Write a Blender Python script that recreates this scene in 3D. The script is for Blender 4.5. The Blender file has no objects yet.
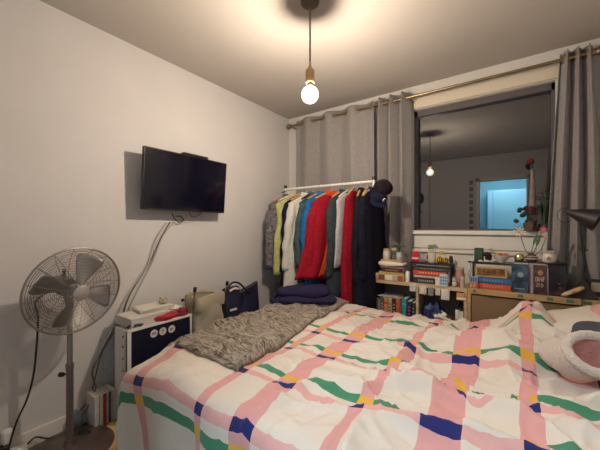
import bpy, math, random
from mathutils import Vector, Matrix, noise
random.seed(7)
PI = math.pi
C = bpy.context.scene.collection

# ------------------------------------------------------------------ materials
def nt_new(name):
    m = bpy.data.materials.new(name); m.use_nodes = True
    nt = m.node_tree; b = nt.nodes['Principled BSDF']
    return m, nt, b
def S(b, k, v):
    if k in b.inputs: b.inputs[k].default_value = v
def mat(name, col, rough=.6, metal=0.0, var=0.0, vscale=8.0, bump=0.0, bscale=60.0, col2=None, stretch=(1,1,1), sheen=0.0, coat=0.0, spec=None, detail=4.0, lo=.35, hi=.65):
    m, nt, b = nt_new(name)
    S(b, 'Base Color', (*col, 1)); S(b, 'Roughness', rough); S(b, 'Metallic', metal)
    S(b, 'Sheen Weight', sheen); S(b, 'Coat Weight', coat)
    if spec is not None: S(b, 'Specular IOR Level', spec)
    N = nt.nodes; Lk = nt.links
    tc = N.new('ShaderNodeTexCoord'); mp = N.new('ShaderNodeMapping'); mp.inputs['Scale'].default_value = stretch
    Lk.new(tc.outputs['Object'], mp.inputs['Vector'])
    if var or col2:
        n = N.new('ShaderNodeTexNoise'); n.inputs['Scale'].default_value = vscale; n.inputs['Detail'].default_value = detail
        Lk.new(mp.outputs[0], n.inputs['Vector'])
        r = N.new('ShaderNodeValToRGB'); r.color_ramp.elements[0].position = lo; r.color_ramp.elements[1].position = hi
        c2 = col2 if col2 else tuple(min(1, c*(1+var)) for c in col)
        c1 = col if col2 else tuple(c*(1-var) for c in col)
        r.color_ramp.elements[0].color = (*c1, 1); r.color_ramp.elements[1].color = (*c2, 1)
        Lk.new(n.outputs['Fac'], r.inputs[0]); Lk.new(r.outputs[0], b.inputs['Base Color'])
    if bump:
        n2 = N.new('ShaderNodeTexNoise'); n2.inputs['Scale'].default_value = bscale; n2.inputs['Detail'].default_value = 3
        Lk.new(mp.outputs[0], n2.inputs['Vector'])
        bp = N.new('ShaderNodeBump'); bp.inputs['Strength'].default_value = bump; bp.inputs['Distance'].default_value = .01
        Lk.new(n2.outputs['Fac'], bp.inputs['Height']); Lk.new(bp.outputs[0], b.inputs['Normal'])
    return m
_pc = {}
def plain(col, rough=.55, metal=0.0, **k):
    key = (tuple(col), rough, metal, tuple(sorted(k.items())))
    if key not in _pc:
        _pc[key] = mat('tone_%d' % len(_pc), col, rough, metal, var=.08, vscale=25, **k)
    return _pc[key]
def emis(name, col, s):
    m, nt, b = nt_new(name); S(b, 'Base Color', (*col, 1)); S(b, 'Emission Color', (*col, 1)); S(b, 'Emission Strength', s)
    return m
def glassy(name, col=(1, 1, 1), rough=.03):
    m, nt, b = nt_new(name); S(b, 'Base Color', (*col, 1)); S(b, 'Roughness', rough); S(b, 'Transmission Weight', 1.0); S(b, 'IOR', 1.3)
    return m

M = {}
M['wall'] = mat('painted_wall', (.60, .575, .57), .85, var=.02, vscale=3, bump=.08, bscale=90)
M['wall_back'] = mat('painted_back_wall', (.66, .635, .60), .85, var=.02, vscale=3, bump=.08, bscale=90)
M['ceil'] = mat('painted_ceiling', (.46, .42, .385), .9, var=.02, vscale=3, bump=.05, bscale=80)
M['white'] = mat('white_gloss_paint', (.74, .70, .64), .4, var=.02)
M['metalw'] = mat('white_powder_coat', (.72, .70, .68), .35)
M['chrome'] = mat('brushed_steel', (.52, .49, .46), .28, 1.0, var=.05)
M['pole'] = mat('satin_steel', (.34, .31, .30), .38, .85)
M['brass'] = mat('aged_brass', (.32, .24, .14), .35, 1.0, var=.1)
M['black'] = mat('black_plastic', (.010, .009, .012), .45)
M['navy'] = mat('navy_front', (.008, .010, .028), .3)
M['oak'] = mat('light_oak', (.42, .27, .13), .5, var=.18, vscale=6, stretch=(1, 6, 8), bump=.1, bscale=20)
M['pale_oak'] = mat('pale_oak', (.48, .36, .22), .5, var=.14, vscale=6, stretch=(1, 6, 8))
M['card'] = mat('brown_board', (.20, .125, .06), .7, var=.08, vscale=5)
M['walnut'] = mat('turned_beech', (.50, .30, .13), .5, var=.15, vscale=10, stretch=(6, 6, 1))
M['glass'] = glassy('clear_glass')
M['paper'] = mat('paper', (.66, .62, .55), .8, var=.03)
M['fabric_grey'] = mat('grey_curtain_cloth', (.27, .25, .245), .9, var=.06, vscale=40, bump=.25, bscale=260, sheen=.2)

# floor planks
def floor_mat():
    m, nt, b = nt_new('dark_wood_floor'); N = nt.nodes; Lk = nt.links
    tc = N.new('ShaderNodeTexCoord'); mp = N.new('ShaderNodeMapping'); mp.inputs['Rotation'].default_value = (0, 0, PI/2)
    Lk.new(tc.outputs['Object'], mp.inputs[0])
    br = N.new('ShaderNodeTexBrick'); br.inputs['Scale'].default_value = 1; br.inputs['Brick Width'].default_value = 1.2; br.inputs['Row Height'].default_value = .12
    br.inputs['Mortar Size'].default_value = .002; br.inputs['Color1'].default_value = (.17, .095, .06, 1); br.inputs['Color2'].default_value = (.23, .135, .085, 1); br.inputs['Mortar'].default_value = (.04, .025, .02, 1)
    Lk.new(mp.outputs[0], br.inputs[0])
    n = N.new('ShaderNodeTexNoise'); n.inputs['Scale'].default_value = 9
    mp2 = N.new('ShaderNodeMapping'); mp2.inputs['Scale'].default_value = (8, 1, 1); Lk.new(tc.outputs['Object'], mp2.inputs[0]); Lk.new(mp2.outputs[0], n.inputs['Vector'])
    mx = N.new('ShaderNodeMixRGB'); mx.blend_type = 'OVERLAY'; mx.inputs[0].default_value = .5
    Lk.new(br.outputs[0], mx.inputs[1]); Lk.new(n.outputs['Fac'], mx.inputs[2]); Lk.new(mx.outputs[0], b.inputs['Base Color'])
    S(b, 'Roughness', .35)
    return m
M['floor'] = floor_mat()

# duvet checks woven in two stripe sets, read from the cloth's own UV (metres)
B_STR = [(.735, .085), (1.185, .045), (1.400, .095), (1.700, .052), (1.930, .105), (2.155, .052), (2.40, .10)]
A_PINK = [(.650, .040), (.885, .030), (1.200, .026), (1.455, .026), (1.985, .028)]
A_GREEN = [(.568, .046), (.948, .036), (1.262, .030), (1.528, .030), (1.915, .030)]
def duvet_mat():
    m, nt, b = nt_new('checked_duvet_cotton'); N = nt.nodes; Lk = nt.links
    uv = N.new('ShaderNodeUVMap'); uv.uv_map = 'cloth'
    nz = N.new('ShaderNodeTexNoise'); nz.inputs['Scale'].default_value = 14; nz.inputs['Detail'].default_value = 2
    Lk.new(uv.outputs[0], nz.inputs['Vector'])
    sb = N.new('ShaderNodeVectorMath'); sb.operation = 'SUBTRACT'; sb.inputs[1].default_value = (.5, .5, .5); Lk.new(nz.outputs['Color'], sb.inputs[0])
    sc = N.new('ShaderNodeVectorMath'); sc.operation = 'SCALE'; sc.inputs['Scale'].default_value = .012; Lk.new(sb.outputs[0], sc.inputs[0])
    ad = N.new('ShaderNodeVectorMath'); ad.operation = 'ADD'; Lk.new(uv.outputs[0], ad.inputs[0]); Lk.new(sc.outputs[0], ad.inputs[1])
    sp = N.new('ShaderNodeSeparateXYZ'); Lk.new(ad.outputs[0], sp.inputs[0])
    def band(axis, lst):
        last = None
        for c, w in lst:
            cm = N.new('ShaderNodeMath'); cm.operation = 'COMPARE'; cm.inputs[1].default_value = c; cm.inputs[2].default_value = w/2
            Lk.new(sp.outputs[axis], cm.inputs[0])
            if last is None: last = cm
            else:
                mxn = N.new('ShaderNodeMath'); mxn.operation = 'MAXIMUM'
                Lk.new(last.outputs[0], mxn.inputs[0]); Lk.new(cm.outputs[0], mxn.inputs[1]); last = mxn
        return last.outputs[0]
    fb, fp, fg = band(0, B_STR), band(1, A_PINK), band(1, A_GREEN)
    def mul(a_, b_):
        n = N.new('ShaderNodeMath'); n.operation = 'MULTIPLY'; Lk.new(a_, n.inputs[0]); Lk.new(b_, n.inputs[1]); return n.outputs[0]
    def mix(fac, a_, colr):
        n = N.new('ShaderNodeMixRGB'); n.inputs[2].default_value = (*colr, 1); Lk.new(fac, n.inputs[0])
        if isinstance(a_, tuple): n.inputs[1].default_value = (*a_, 1)
        else: Lk.new(a_, n.inputs[1])
        return n.outputs[0]
    c = mix(fp, (.62, .55, .475), (.63, .34, .31))
    c = mix(fg, c, (.055, .215, .12))
    c = mix(fb, c, (.60, .295, .28))
    c = mix(mul(fb, fp), c, (.018, .022, .12))
    c = mix(mul(fb, fg), c, (.66, .36, .045))
    Lk.new(c, b.inputs['Base Color']); S(b, 'Roughness', .9); S(b, 'Sheen Weight', .15); S(b, 'Specular IOR Level', .2)
    n2 = N.new('ShaderNodeTexNoise'); n2.inputs['Scale'].default_value = 45; n2.inputs['Detail'].default_value = 4; Lk.new(uv.outputs[0], n2.inputs['Vector'])
    bp = N.new('ShaderNodeBump'); bp.inputs['Strength'].default_value = .35; bp.inputs['Distance'].default_value = .006
    Lk.new(n2.outputs['Fac'], bp.inputs['Height']); Lk.new(bp.outputs[0], b.inputs['Normal'])
    return m
M['duvet'] = duvet_mat()

# ------------------------------------------------------------------ mesh tools
class MB:
    def __init__(s): s.v = []; s.f = []; s.uv = None
    def add(s, vs, fs, T=None):
        k = len(s.v)
        s.v += [tuple(T @ Vector(p)) if T else tuple(p) for p in vs]
        s.f += [tuple(i+k for i in f) for f in fs]; return s
    def box(s, x0, x1, y0, y1, z0, z1, T=None, bev=0.0):
        if bev <= 0:
            vs = [(x, y, z) for z in (z0, z1) for y in (y0, y1) for x in (x0, x1)]
            fs = [(0, 2, 3, 1), (4, 5, 7, 6), (0, 1, 5, 4), (2, 6, 7, 3), (0, 4, 6, 2), (1, 3, 7, 5)]
            return s.add(vs, fs, T)
        b = min(bev, (x1-x0)*.45, (y1-y0)*.45, (z1-z0)*.45)
        vs = []; idx = {}
        for i, x in enumerate((x0, x1)):
            for j, y in enumerate((y0, y1)):
                for k, z in enumerate((z0, z1)):
                    sx, sy, sz = (1, -1)[i], (1, -1)[j], (1, -1)[k]
                    for ax, p in enumerate(((x, y+sy*b, z+sz*b), (x+sx*b, y, z+sz*b), (x+sx*b, y+sy*b, z))):
                        idx[(i, j, k, ax)] = len(vs); vs.append(p)
        fs = []
        for i in (0, 1): fs.append(tuple(idx[(i, j, k, 0)] for j, k in ((0, 0), (1, 0), (1, 1), (0, 1))))
        for j in (0, 1): fs.append(tuple(idx[(i, j, k, 1)] for i, k in ((0, 0), (1, 0), (1, 1), (0, 1))))
        for k in (0, 1): fs.append(tuple(idx[(i, j, k, 2)] for i, j in ((0, 0), (1, 0), (1, 1), (0, 1))))
        for i in (0, 1):
            for j in (0, 1): fs.append((idx[(i, j, 0, 0)], idx[(i, j, 1, 0)], idx[(i, j, 1, 1)], idx[(i, j, 0, 1)]))
            for k in (0, 1): fs.append((idx[(i, 0, k, 0)], idx[(i, 1, k, 0)], idx[(i, 1, k, 2)], idx[(i, 0, k, 2)]))
        for j in (0, 1):
            for k in (0, 1): fs.append((idx[(0, j, k, 1)], idx[(1, j, k, 1)], idx[(1, j, k, 2)], idx[(0, j, k, 2)]))
        for i in (0, 1):
            for j in (0, 1):
                for k in (0, 1): fs.append(tuple(idx[(i, j, k, a)] for a in (0, 1, 2)))
        return s.add(vs, fs, T)
    def rings(s, rs, closed=True, cap0=True, cap1=True, T=None):
        n = len(rs[0]); vs = [p for r in rs for p in r]; fs = []
        for i in range(len(rs)-1):
            for j in range(n if closed else n-1):
                a, b = i*n+j, i*n+(j+1) % n
                fs.append((a, b, b+n, a+n))
        if closed and cap0: fs.append(tuple(range(n))[::-1])
        if closed and cap1: fs.append(tuple((len(rs)-1)*n+j for j in range(n)))
        return s.add(vs, fs, T)
    def tube(s, pts, r, seg=8, closed=False, T=None):
        pts = [Vector(p) for p in pts]; rs = []; n = len(pts)
        up = Vector((0, 0, 1)); prev = None
        for i, p in enumerate(pts):
            if closed: d = pts[(i+1) % n]-pts[i-1]
            else: d = pts[min(i+1, n-1)]-pts[max(i-1, 0)]
            if d.length < 1e-9: d = Vector((0, 0, 1))
            d.normalize()
            if prev is None:
                u = d.cross(up) if abs(d.z) < .95 else d.cross(Vector((1, 0, 0)))
            else: u = prev-d*prev.dot(d)
            u.normalize(); prev = u; w = d.cross(u)
            rr = r[i] if isinstance(r, (list, tuple)) else r
            rs.append([p+(u*math.cos(2*PI*k/seg)+w*math.sin(2*PI*k/seg))*rr for k in range(seg)])
        if closed: rs.append(rs[0]); return s.rings(rs, cap0=False, cap1=False, T=T)
        return s.rings(rs, T=T)
    def lathe(s, prof, c=(0, 0, 0), seg=28, T=None):
        rs = [[(c[0]+r*math.cos(2*PI*k/seg), c[1]+r*math.sin(2*PI*k/seg), c[2]+z) for k in range(seg)] for r, z in prof]
        return s.rings(rs, T=T)
    def ball(s, c, rx, ry=None, rz=None, nu=20, nv=12, T=None, f=None):
        ry = ry or rx; rz = rz or rx; rs = []
        for i in range(nv+1):
            th = PI*i/nv; th = min(max(th, .02), PI-.02); r = []
            for k in range(nu):
                ph = 2*PI*k/nu; d = (math.sin(th)*math.cos(ph), math.sin(th)*math.sin(ph), -math.cos(th))
                q = f(*d) if f else 1.0
                r.append((c[0]+rx*d[0]*q, c[1]+ry*d[1]*q, c[2]+rz*d[2]*q))
            rs.append(r)
        return s.rings(rs, T=T)
    def grid(s, fn, nu, nv, uvf=None):
        k = len(s.v)
        for j in range(nv+1):
            for i in range(nu+1): s.v.append(tuple(fn(i/nu, j/nv)))
        for j in range(nv):
            for i in range(nu):
                a = k+j*(nu+1)+i; s.f.append((a, a+1, a+nu+2, a+nu+1))
        return s
def wloc(o):
    v = Vector((0, 0, 0))
    while o: v += o.location; o = o.parent
    return v
def build(name, mb, m, parent=None, smooth=True, local=False, ang=40, solid=0.0, cast=None):
    vs = [Vector(p) for p in mb.v]
    loc = Vector((0, 0, 0))
    if parent is not None:
        off = Vector((0, 0, 0)) if local else wloc(parent)
    elif local: off = Vector((0, 0, 0))
    else:
        xs = [p.x for p in vs]; ys = [p.y for p in vs]; zs = [p.z for p in vs]
        off = Vector(((min(xs)+max(xs))/2, (min(ys)+max(ys))/2, min(zs))); loc = off
    me = bpy.data.meshes.new(name); me.from_pydata([tuple(p-off) for p in vs], [], mb.f); me.update()
    import bmesh
    bm = bmesh.new(); bm.from_mesh(me); bmesh.ops.recalc_face_normals(bm, faces=bm.faces)
    bm.to_mesh(me); bm.free()
    if smooth:
        me.shade_smooth()
        try: me.set_sharp_from_angle(angle=math.radians(ang))
        except Exception: pass
    me.materials.append(m)
    o = bpy.data.objects.new(name, me); C.objects.link(o)
    if parent is not None: o.parent = parent
    else: o.location = loc
    if solid:
        md = o.modifiers.new('thickness', 'SOLIDIFY'); md.thickness = solid; md.offset = 0
    return o
def tag(o, label, cat, group=None, kind=None):
    if label: o['label'] = label
    if cat: o['category'] = cat
    if group: o['group'] = group
    if kind: o['kind'] = kind
    return o
def empty(name, loc, label, cat, group=None, rz=0.0):
    o = bpy.data.objects.new(name, None); o.empty_display_size = .05; C.objects.link(o)
    o.location = loc; o.rotation_euler = (0, 0, rz)
    return tag(o, label, cat, group)
def struct(name, mb, m, parent=None, **k):
    o = build(name, mb, m, parent, smooth=k.pop('smooth', False), **k)
    if parent is None: o['kind'] = 'structure'
    return o
def kids(o): return [c for c in bpy.data.objects if c.parent == o]
def copy_tree(o, parent=None):
    c = o.copy(); C.objects.link(c); c.parent = parent
    for ch in kids(o): copy_tree(ch, c)
    return c
def TR(loc, rx=0, ry=0, rz=0):
    return Matrix.Translation(loc) @ Matrix.Rotation(rz, 4, 'Z') @ Matrix.Rotation(ry, 4, 'Y') @ Matrix.Rotation(rx, 4, 'X')
def smoothpts(pts, sub=8):
    P = [Vector(p) for p in pts]; out = []
    for i in range(len(P)-1):
        p0 = P[max(i-1, 0)]; p1 = P[i]; p2 = P[i+1]; p3 = P[min(i+2, len(P)-1)]
        for k in range(sub):
            t = k/sub
            out.append(.5*((2*p1)+(-p0+p2)*t+(2*p0-5*p1+4*p2-p3)*t*t+(-p0+3*p1-3*p2+p3)*t**3))
    out.append(P[-1]); return out
def nz(x, y, z=0.0): return noise.noise(Vector((x, y, z)))

# ------------------------------------------------------------------ the room
W, D, H, RY = 2.575, 2.735, 2.40, -.45       # right wall x, back wall y, ceiling z, rear wall y
GX0, GX1, GZ0, GZ1 = 1.375, 2.335, 1.14, 2.19  # window opening
struct('floor', MB().box(-.1, W+.1, RY-2.0, D+.2, -.05, 0), M['floor'])
struct('ceiling', MB().box(-.1, W+.1, RY-2.0, D+.2, H, H+.05), M['ceil'])
struct('wall_left', MB().box(-.1, 0, RY-.1, D+.2, 0, H), M['wall'])
struct('wall_right', MB().box(W, W+.1, RY-.1, D+.2, 0, H), M['wall_back'])
wb = MB()
wb.box(0, GX0, D, D+.12, 0, H).box(GX1, W, D, D+.12, 0, H).box(GX0, GX1, D, D+.12, 0, GZ0).box(GX0, GX1, D, D+.12, GZ1, H)
struct('wall_back', wb, M['wall_back'])
DX0, DX1, DZ = 1.60, 2.255, 1.965
rw = MB().box(0, DX0, RY-.1, RY, 0, H).box(DX1, W, RY-.1, RY, 0, H).box(DX0, DX1, RY-.1, RY, DZ, H)
struct('wall_rear', rw, M['wall'])
bl = MB().box(0, .012, RY, D, 0, .083)
struct('baseboard_left', bl, M['white'])
# skirting cap at left keeps its lighter top edge
# window
struct('window_1', MB().box(GX0, GX1, D+.075, D+.082, GZ0, GZ1),
       None or (lambda: (lambda m, nt, b: (S(b, 'Base Color', (.01, .013, .022, 1)), S(b, 'Roughness', .0), S(b, 'IOR', 2.4), m)[-1])(*nt_new('night_window_glass')))())
wgl = bpy.data.objects['window_1']
fr = MB().box(GX0, GX0+.028, D+.04, D+.075, GZ0, GZ1).box(GX1-.02, GX1, D+.04, D+.075, GZ0, GZ1).box(GX0, GX1, D+.04, D+.075, GZ1-.05, GZ1).box(GX0, GX1, D+.04, D+.075, GZ0, GZ0+.012)
build('window_frame', fr, mat('dark_window_frame', (.10, .09, .10), .5), wgl, smooth=False)
struct('trim_1', MB().box(GX0-.03, GX1+.03, D-.045, D+.05, GZ0-.035, GZ0, bev=.006), M['white'])
struct('trim_2', MB().box(GX0-.03, W, D-.02, D, .99, GZ0-.036, bev=.006).box(GX0-.03, W, D-.03, D, .955, .985, bev=.004).box(GX0-.03, W, D-.014, D, .3, .95, bev=.004), M['white'])
struct('trim_3', MB().box(GX0-.01, GX1+.03, D-.022, D, GZ1+.005, GZ1+.085, bev=.006), mat('cream_paint', (.68, .60, .47), .6))
# door opening in the rear wall with the hallway behind it
fr = MB().box(DX0-.05, DX0, RY-.1, RY+.015, 0, DZ+.05).box(DX1, DX1+.05, RY-.1, RY+.015, 0, DZ+.05).box(DX0-.05, DX1+.05, RY-.1, RY+.015, DZ, DZ+.05)
struct('door_1', fr, M['white'])
hb = mat('hall_cyan_light_tint', (.27, .56, .66), .8)  # cyan cast of the hallway light put into the wall and cupboard colour
struct('wall_hall', MB().box(.9, W+.1, RY-2.0, RY-1.9, 0, H).box(.8, .9, RY-2.0, RY-.1, 0, H).box(W+.1, W+.2, RY-2.0, RY-.1, 0, H), hb)
hd = empty('hall_cupboard', (2.0, RY-1.55, 0), 'pale double door cupboard in the hallway reflected in the window', 'cupboard')
build('body', MB().box(1.62, 2.3, RY-1.85, RY-1.5, 0, 1.95, bev=.004), hb, hd)
for x0, x1 in ((1.63, 1.715), (1.735, 2.29)):
    dd = build('door', MB().box(x0, x1, RY-1.5, RY-1.48, .04, 1.92, bev=.004), hb, hd)
    kx = x1-.03 if x0 < 1.7 else x0+.03
    build('knob', MB().ball((kx, RY-1.465, 1.0), .015), M['chrome'], dd)
# photo strip left of the door opening
for i in range(10):
    z = 2.0-.115*i
    o = empty('snapshot', (1.475, RY+.002, z-.09), 'small dark snapshot in a column on the rear wall, reflected in the window', 'photo', 'column of snapshots beside the doorway')
    build('print_border', MB().box(1.44, 1.51, RY+.001, RY+.003, z-.09, z), M['paper'], o)
    build('picture', MB().box(1.446, 1.504, RY+.003, RY+.0045, z-.083, z-.012), plain(random.choice([(.05, .03, .04), (.12, .03, .04), (.03, .04, .06)]), .4), o)
# wardrobe on the rear wall
wd = empty('wardrobe', (.40, RY+.01, 0), 'tall white wardrobe standing against the rear wall, seen only in the window reflection', 'wardrobe')
build('body', MB().box(.02, .80, RY+.01, RY+.14, 0, 2.2, bev=.004), M['wall'], wd)
for x0, x1 in ((.03, .405), (.415, .79)):
    dd = build('door', MB().box(x0, x1, RY+.142, RY+.16, .05, 2.18, bev=.003), M['wall'], wd)
    build('handle', MB().tube([((x1-.03) if x0 < .2 else x0+.03, RY+.175, z) for z in (1.0, 1.2)], .006), M['chrome'], dd)

# ------------------------------------------------------------------ pendant lamp
LX, LY, LZ = 1.19, 1.38, 1.915
pn = empty('pendant_lamp', (LX, LY, H-.02), 'bare glowing bulb hanging from the ceiling on a twisted cord under a wooden socket', 'lamp')
build('ceiling_rose', MB().lathe([(.0, -.0), (.035, -.0), (.05, .012), (.052, .019), (0, .019)], (LX, LY, H-.02)), mat('bronze_rose', (.10, .07, .05), .5), pn)
cd = MB()
for ph in (0, PI): cd.tube([(LX+.0028*math.cos(ph+t*.55), LY+.0028*math.sin(ph+t*.55), H-.02-(H-.02-2.075)*t/120) for t in range(121)], .003, 6)
build('cord', cd, mat('braided_cord', (.05, .04, .035), .8, col2=(.22, .17, .13), vscale=200), pn)
build('socket', MB().lathe([(0, .155), (.006, .155), (.007, .135), (.014, .12), (.0235, .112), (.025, .105), (.025, .045), (.022, .04), (0, .04)], (LX, LY, LZ)), M['walnut'], pn)
build('bulb_cap', MB().lathe([(0, .042), (.0165, .042), (.0175, .034), (.0155, .03), (.0175, .026), (.0155, .022), (0, .022)], (LX, LY, LZ)), M['chrome'], pn)
R_ = .047
prof = [(0, -R_)]+[(R_*math.sin(t*PI/14), -R_*math.cos(t*PI/14)) for t in range(1, 12)]+[(.017, .036), (.015, .044), (0, .044)]
prof = [(r, z-.022) for r, z in prof]
gm, nt, b = nt_new('thin_bulb_glass'); N = nt.nodes; Lk = nt.links
N.remove(b)
tr_ = N.new('ShaderNodeBsdfTransparent'); em_ = N.new('ShaderNodeEmission'); em_.inputs['Color'].default_value = (1, .86, .66, 1); em_.inputs['Strength'].default_value = 2.2
ad_ = N.new('ShaderNodeAddShader'); Lk.new(tr_.outputs[0], ad_.inputs[0]); Lk.new(em_.outputs[0], ad_.inputs[1])
Lk.new(ad_.outputs[0], N['Material Output'].inputs['Surface'])
bb = build('bulb', MB().lathe(prof, (LX, LY, LZ)), gm, pn)
build('filament', MB().lathe([(0, -.014), (.008, -.011), (.0115, 0), (.008, .011), (0, .014)], (LX, LY, LZ-.022), 16), emis('hot_filament', (1.0, .84, .66), 7600.0), bb)

# ------------------------------------------------------------------ television on the left wall
y0, y1 = 1.003, 1.692
tv = empty('wall_television', (.12, 1.35, 1.28), 'black flat television on a wall bracket, tilted slightly down', 'television')
T = TR((.135, 0, 1.49), ry=math.radians(4.5))
build('casing', MB().box(-.022, .004, y0, y1, -.207, .207, T, bev=.004), M['black'], tv)
build('screen', MB().box(.0045, .0055, y0+.008, y1-.008, -.195, .2, T), mat('glossy_screen', (.004, .004, .012), .12, coat=.3), tv)
build('wall_bracket', MB().box(0.001, .018, 1.25, 1.45, 1.42, 1.56).box(.015, .1, 1.28, 1.30, 1.44, 1.54).box(.015, .1, 1.40, 1.42, 1.44, 1.54), M['black'], tv)
build('camera_bar', MB().box(-.03, .012, 1.29, 1.50, .208, .222, T, bev=.003), M['black'], tv)
cm = tag(build('television_cable', MB().tube(smoothpts([(.09, 1.38, 1.30), (.085, 1.39, 1.265), (.08, 1.42, 1.245), (.07, 1.46, 1.255), (.06, 1.50, 1.275), (.05, 1.52, 1.31)]), .003, 6), plain((.10, .03, .02))), 'short dark cable looping below the television', 'cable')
W_ = [(1.30, 1.262), (1.33, 1.225), (1.36, 1.225), (1.37, 1.25), (1.35, 1.262)]
tag(build('adapter_cable', MB().tube(smoothpts([(.02, 1.28, 1.27), (.03, 1.30, 1.225), (.03, 1.34, 1.205), (.03, 1.37, 1.225), (.025, 1.35, 1.25), (.02, 1.31, 1.25)]), .0045, 6), M['black']), 'black cable end curled against the wall under the television', 'cable')

# cables down the wall
wcol = mat('white_cable', (.50, .47, .44), .5)
gcol = mat('grey_cable', (.14, .125, .115), .5)
main = [(1.27, 1.206), (1.193, 1.089), (1.119, .922), (.983, .714), (.909, .533), (.821, .40), (.777, .231), (.74, .125), (.649, .052)]
def wall_cable(off, r, m, label, wob):
    pts = [(.010+abs(off)*.3+r, y+off+wob*math.sin(i*1.9+off*90), z+off*.2) for i, (y, z) in enumerate(main)]
    tag(build('wall_cable', MB().tube(smoothpts(pts), r, 6), m), label, 'cable')
wall_cable(0, .0045, gcol, 'grey cable running down the wall from under the television', .006)
wall_cable(-.028, .004, wcol, 'pale cable hanging slack down the wall left of the grey one', .010)
wall_cable(.022, .0035, wcol, 'pale cable close to the cabinet at the right of the wall cables', .014)
pts = [(.03, .93, .60), (.035, .86, .50), (.04, .80, .40), (.045, .75, .30), (.06, .76, .20), (.05, .72, .10), (.04, .64, .03), (.05, .56, .012)]
tag(build('power_cable', MB().tube(smoothpts(pts), .005, 6), gcol), 'thick grey power cable bundled behind the stack of magazines', 'cable')
pts = [(.05, .95, .58), (.06, .90, .42), (.07, .86, .30), (.055, .80, .25), (.05, .78, .12), (.08, .74, .02)]
tag(build('power_cable', MB().tube(smoothpts(pts), .004, 6), wcol), 'white looping power cable beside the cabinet side', 'cable')

# ------------------------------------------------------------------ pedestal fan
fn = empty('pedestal_fan', (.215, .585, 0), 'chrome pedestal fan with a round wire cage, standing by the left wall', 'fan')
build('base', MB().lathe([(0, 0), (.198, 0), (.2, .006), (.19, .014), (.08, .024), (.03, .035), (.022, .06), (0, .06)], (.215, .585, 0), 48), mat('fan_base_metal', (.17, .12, .11), .3, .6), fn)
pl = build('pole', MB().lathe([(0, .05), (.0165, .05), (.0165, .425), (.0185, .43), (.0185, .455), (0, .455)], (.215, .585, 0)).lathe([(0, .455), (.0125, .455), (.0125, .80), (0, .80)], (.215, .585, 0)), M['pole'], fn)
build('knob', MB().tube([(.203, .576, .40), (.185, .563, .398)], .005).tube([(.187, .564, .398), (.172, .554, .398)], .012, 12), M['black'], pl)
n = Vector((math.cos(-.131)*math.cos(.131), math.cos(-.131)*math.sin(.131), math.sin(-.131)))
u = Vector((-n.y, n.x, 0)).normalized(); w = n.cross(u)
fc = Vector((.287, .59, .844)); FR = .219
FT = Matrix((( u.x, w.x, n.x, fc.x), (u.y, w.y, n.y, fc.y), (u.z, w.z, n.z, fc.z), (0, 0, 0, 1)))
def circ(r, z, k=64): return [(r*math.cos(2*PI*i/k), r*math.sin(2*PI*i/k), z) for i in range(k)]
def domez(r, s, h): return s*h*(1-(r/FR)**2.6)
for nm, s, h in (('front_grille', 1, .052), ('rear_grille', -1, .075)):
    g = MB()
    nr = 25 if s == 1 else 12
    for i in range(nr):
        r = .042+(FR-.046)*i/nr
        g.tube(circ(r, domez(r, s, h), 56), .00125, 4, closed=True, T=FT)
    for k in range(16):
        a = 2*PI*k/16+.1
        g.tube([(r*math.cos(a), r*math.sin(a), domez(r, s, h)-s*.002) for r in [.03+(FR-.03)*j/10 for j in range(11)]], .0016, 4, T=FT)
    build(nm, g, mat('grille_wire', (.26, .235, .22), .4, .7) if s == 1 else bpy.data.materials['grille_wire'], fn)
build('rim', MB().tube(circ(FR, 0, 72), .0055, 8, closed=True, T=FT), M['pole'], fn)
build('badge', MB().lathe([(0, .048), (.036, .048), (.038, .053), (.030, .058), (0, .059)], (0, 0, 0), 32, FT), mat('badge_steel', (.36, .335, .32), .5, .2), fn)
bl = build('hub', MB().lathe([(0, -.03), (.028, -.03), (.032, -.01), (.032, .006), (.02, .014), (0, .016)], (0, 0, 0), 24, FT), M['pole'], fn)
for k in range(4):
    a0 = math.radians(-20+90*k)
    def bf(s_, t_):
        r = .03+.155*t_; half = .17+.17*math.sin(PI*min(1, t_*.62+.1))
        a = a0+(s_-.5)*2*half*(1 if t_ < .95 else .93)
        return FT @ Vector((r*math.cos(a), r*math.sin(a), (.5-s_)*.05*(.6+.6*t_)))
    build('blade', MB().grid(bf, 8, 10), mat('blade_aluminium', (.30, .275, .26), .45, .8) if k == 0 else bpy.data.materials['blade_aluminium'], fn, solid=.0018)
build('motor', MB().lathe([(0, -.19), (.03, -.188), (.046, -.17), (.05, -.14), (.05, -.095), (.04, -.078), (0, -.076)], (0, 0, 0), 28, FT), mat('motor_housing', (.24, .215, .20), .35, .8), fn)
bk = FT @ Vector((0, 0, -.12))
build('neck', MB().tube([(.215, .585, .74), (.205, .585, .79), tuple(bk+Vector((.01, 0, -.03)))], [.018, .02, .016], 12), M['pole'], fn)
build('tilt_knob', MB().tube([FT @ Vector((.0, .045, -.13)), FT @ Vector((0, .085, -.13))], .008, 10), M['black'], fn)
build('side_knob', MB().tube([FT @ Vector((-.045, 0, -.12)), FT @ Vector((-.08, .02, -.12))], .01, 10), M['black'], fn)
build('power_lead', MB().tube(smoothpts([tuple(bk+Vector((-.02, -.02, .0))), (.17, .46, .80), (.19, .462, .72), (.19, .458, .60), (.17, .450, .44), (.15, .43, .32), (.12, .40, .22), (.10, .375, .10), (.12, .36, .02)]), .0045, 6), M['black'], fn)
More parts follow.
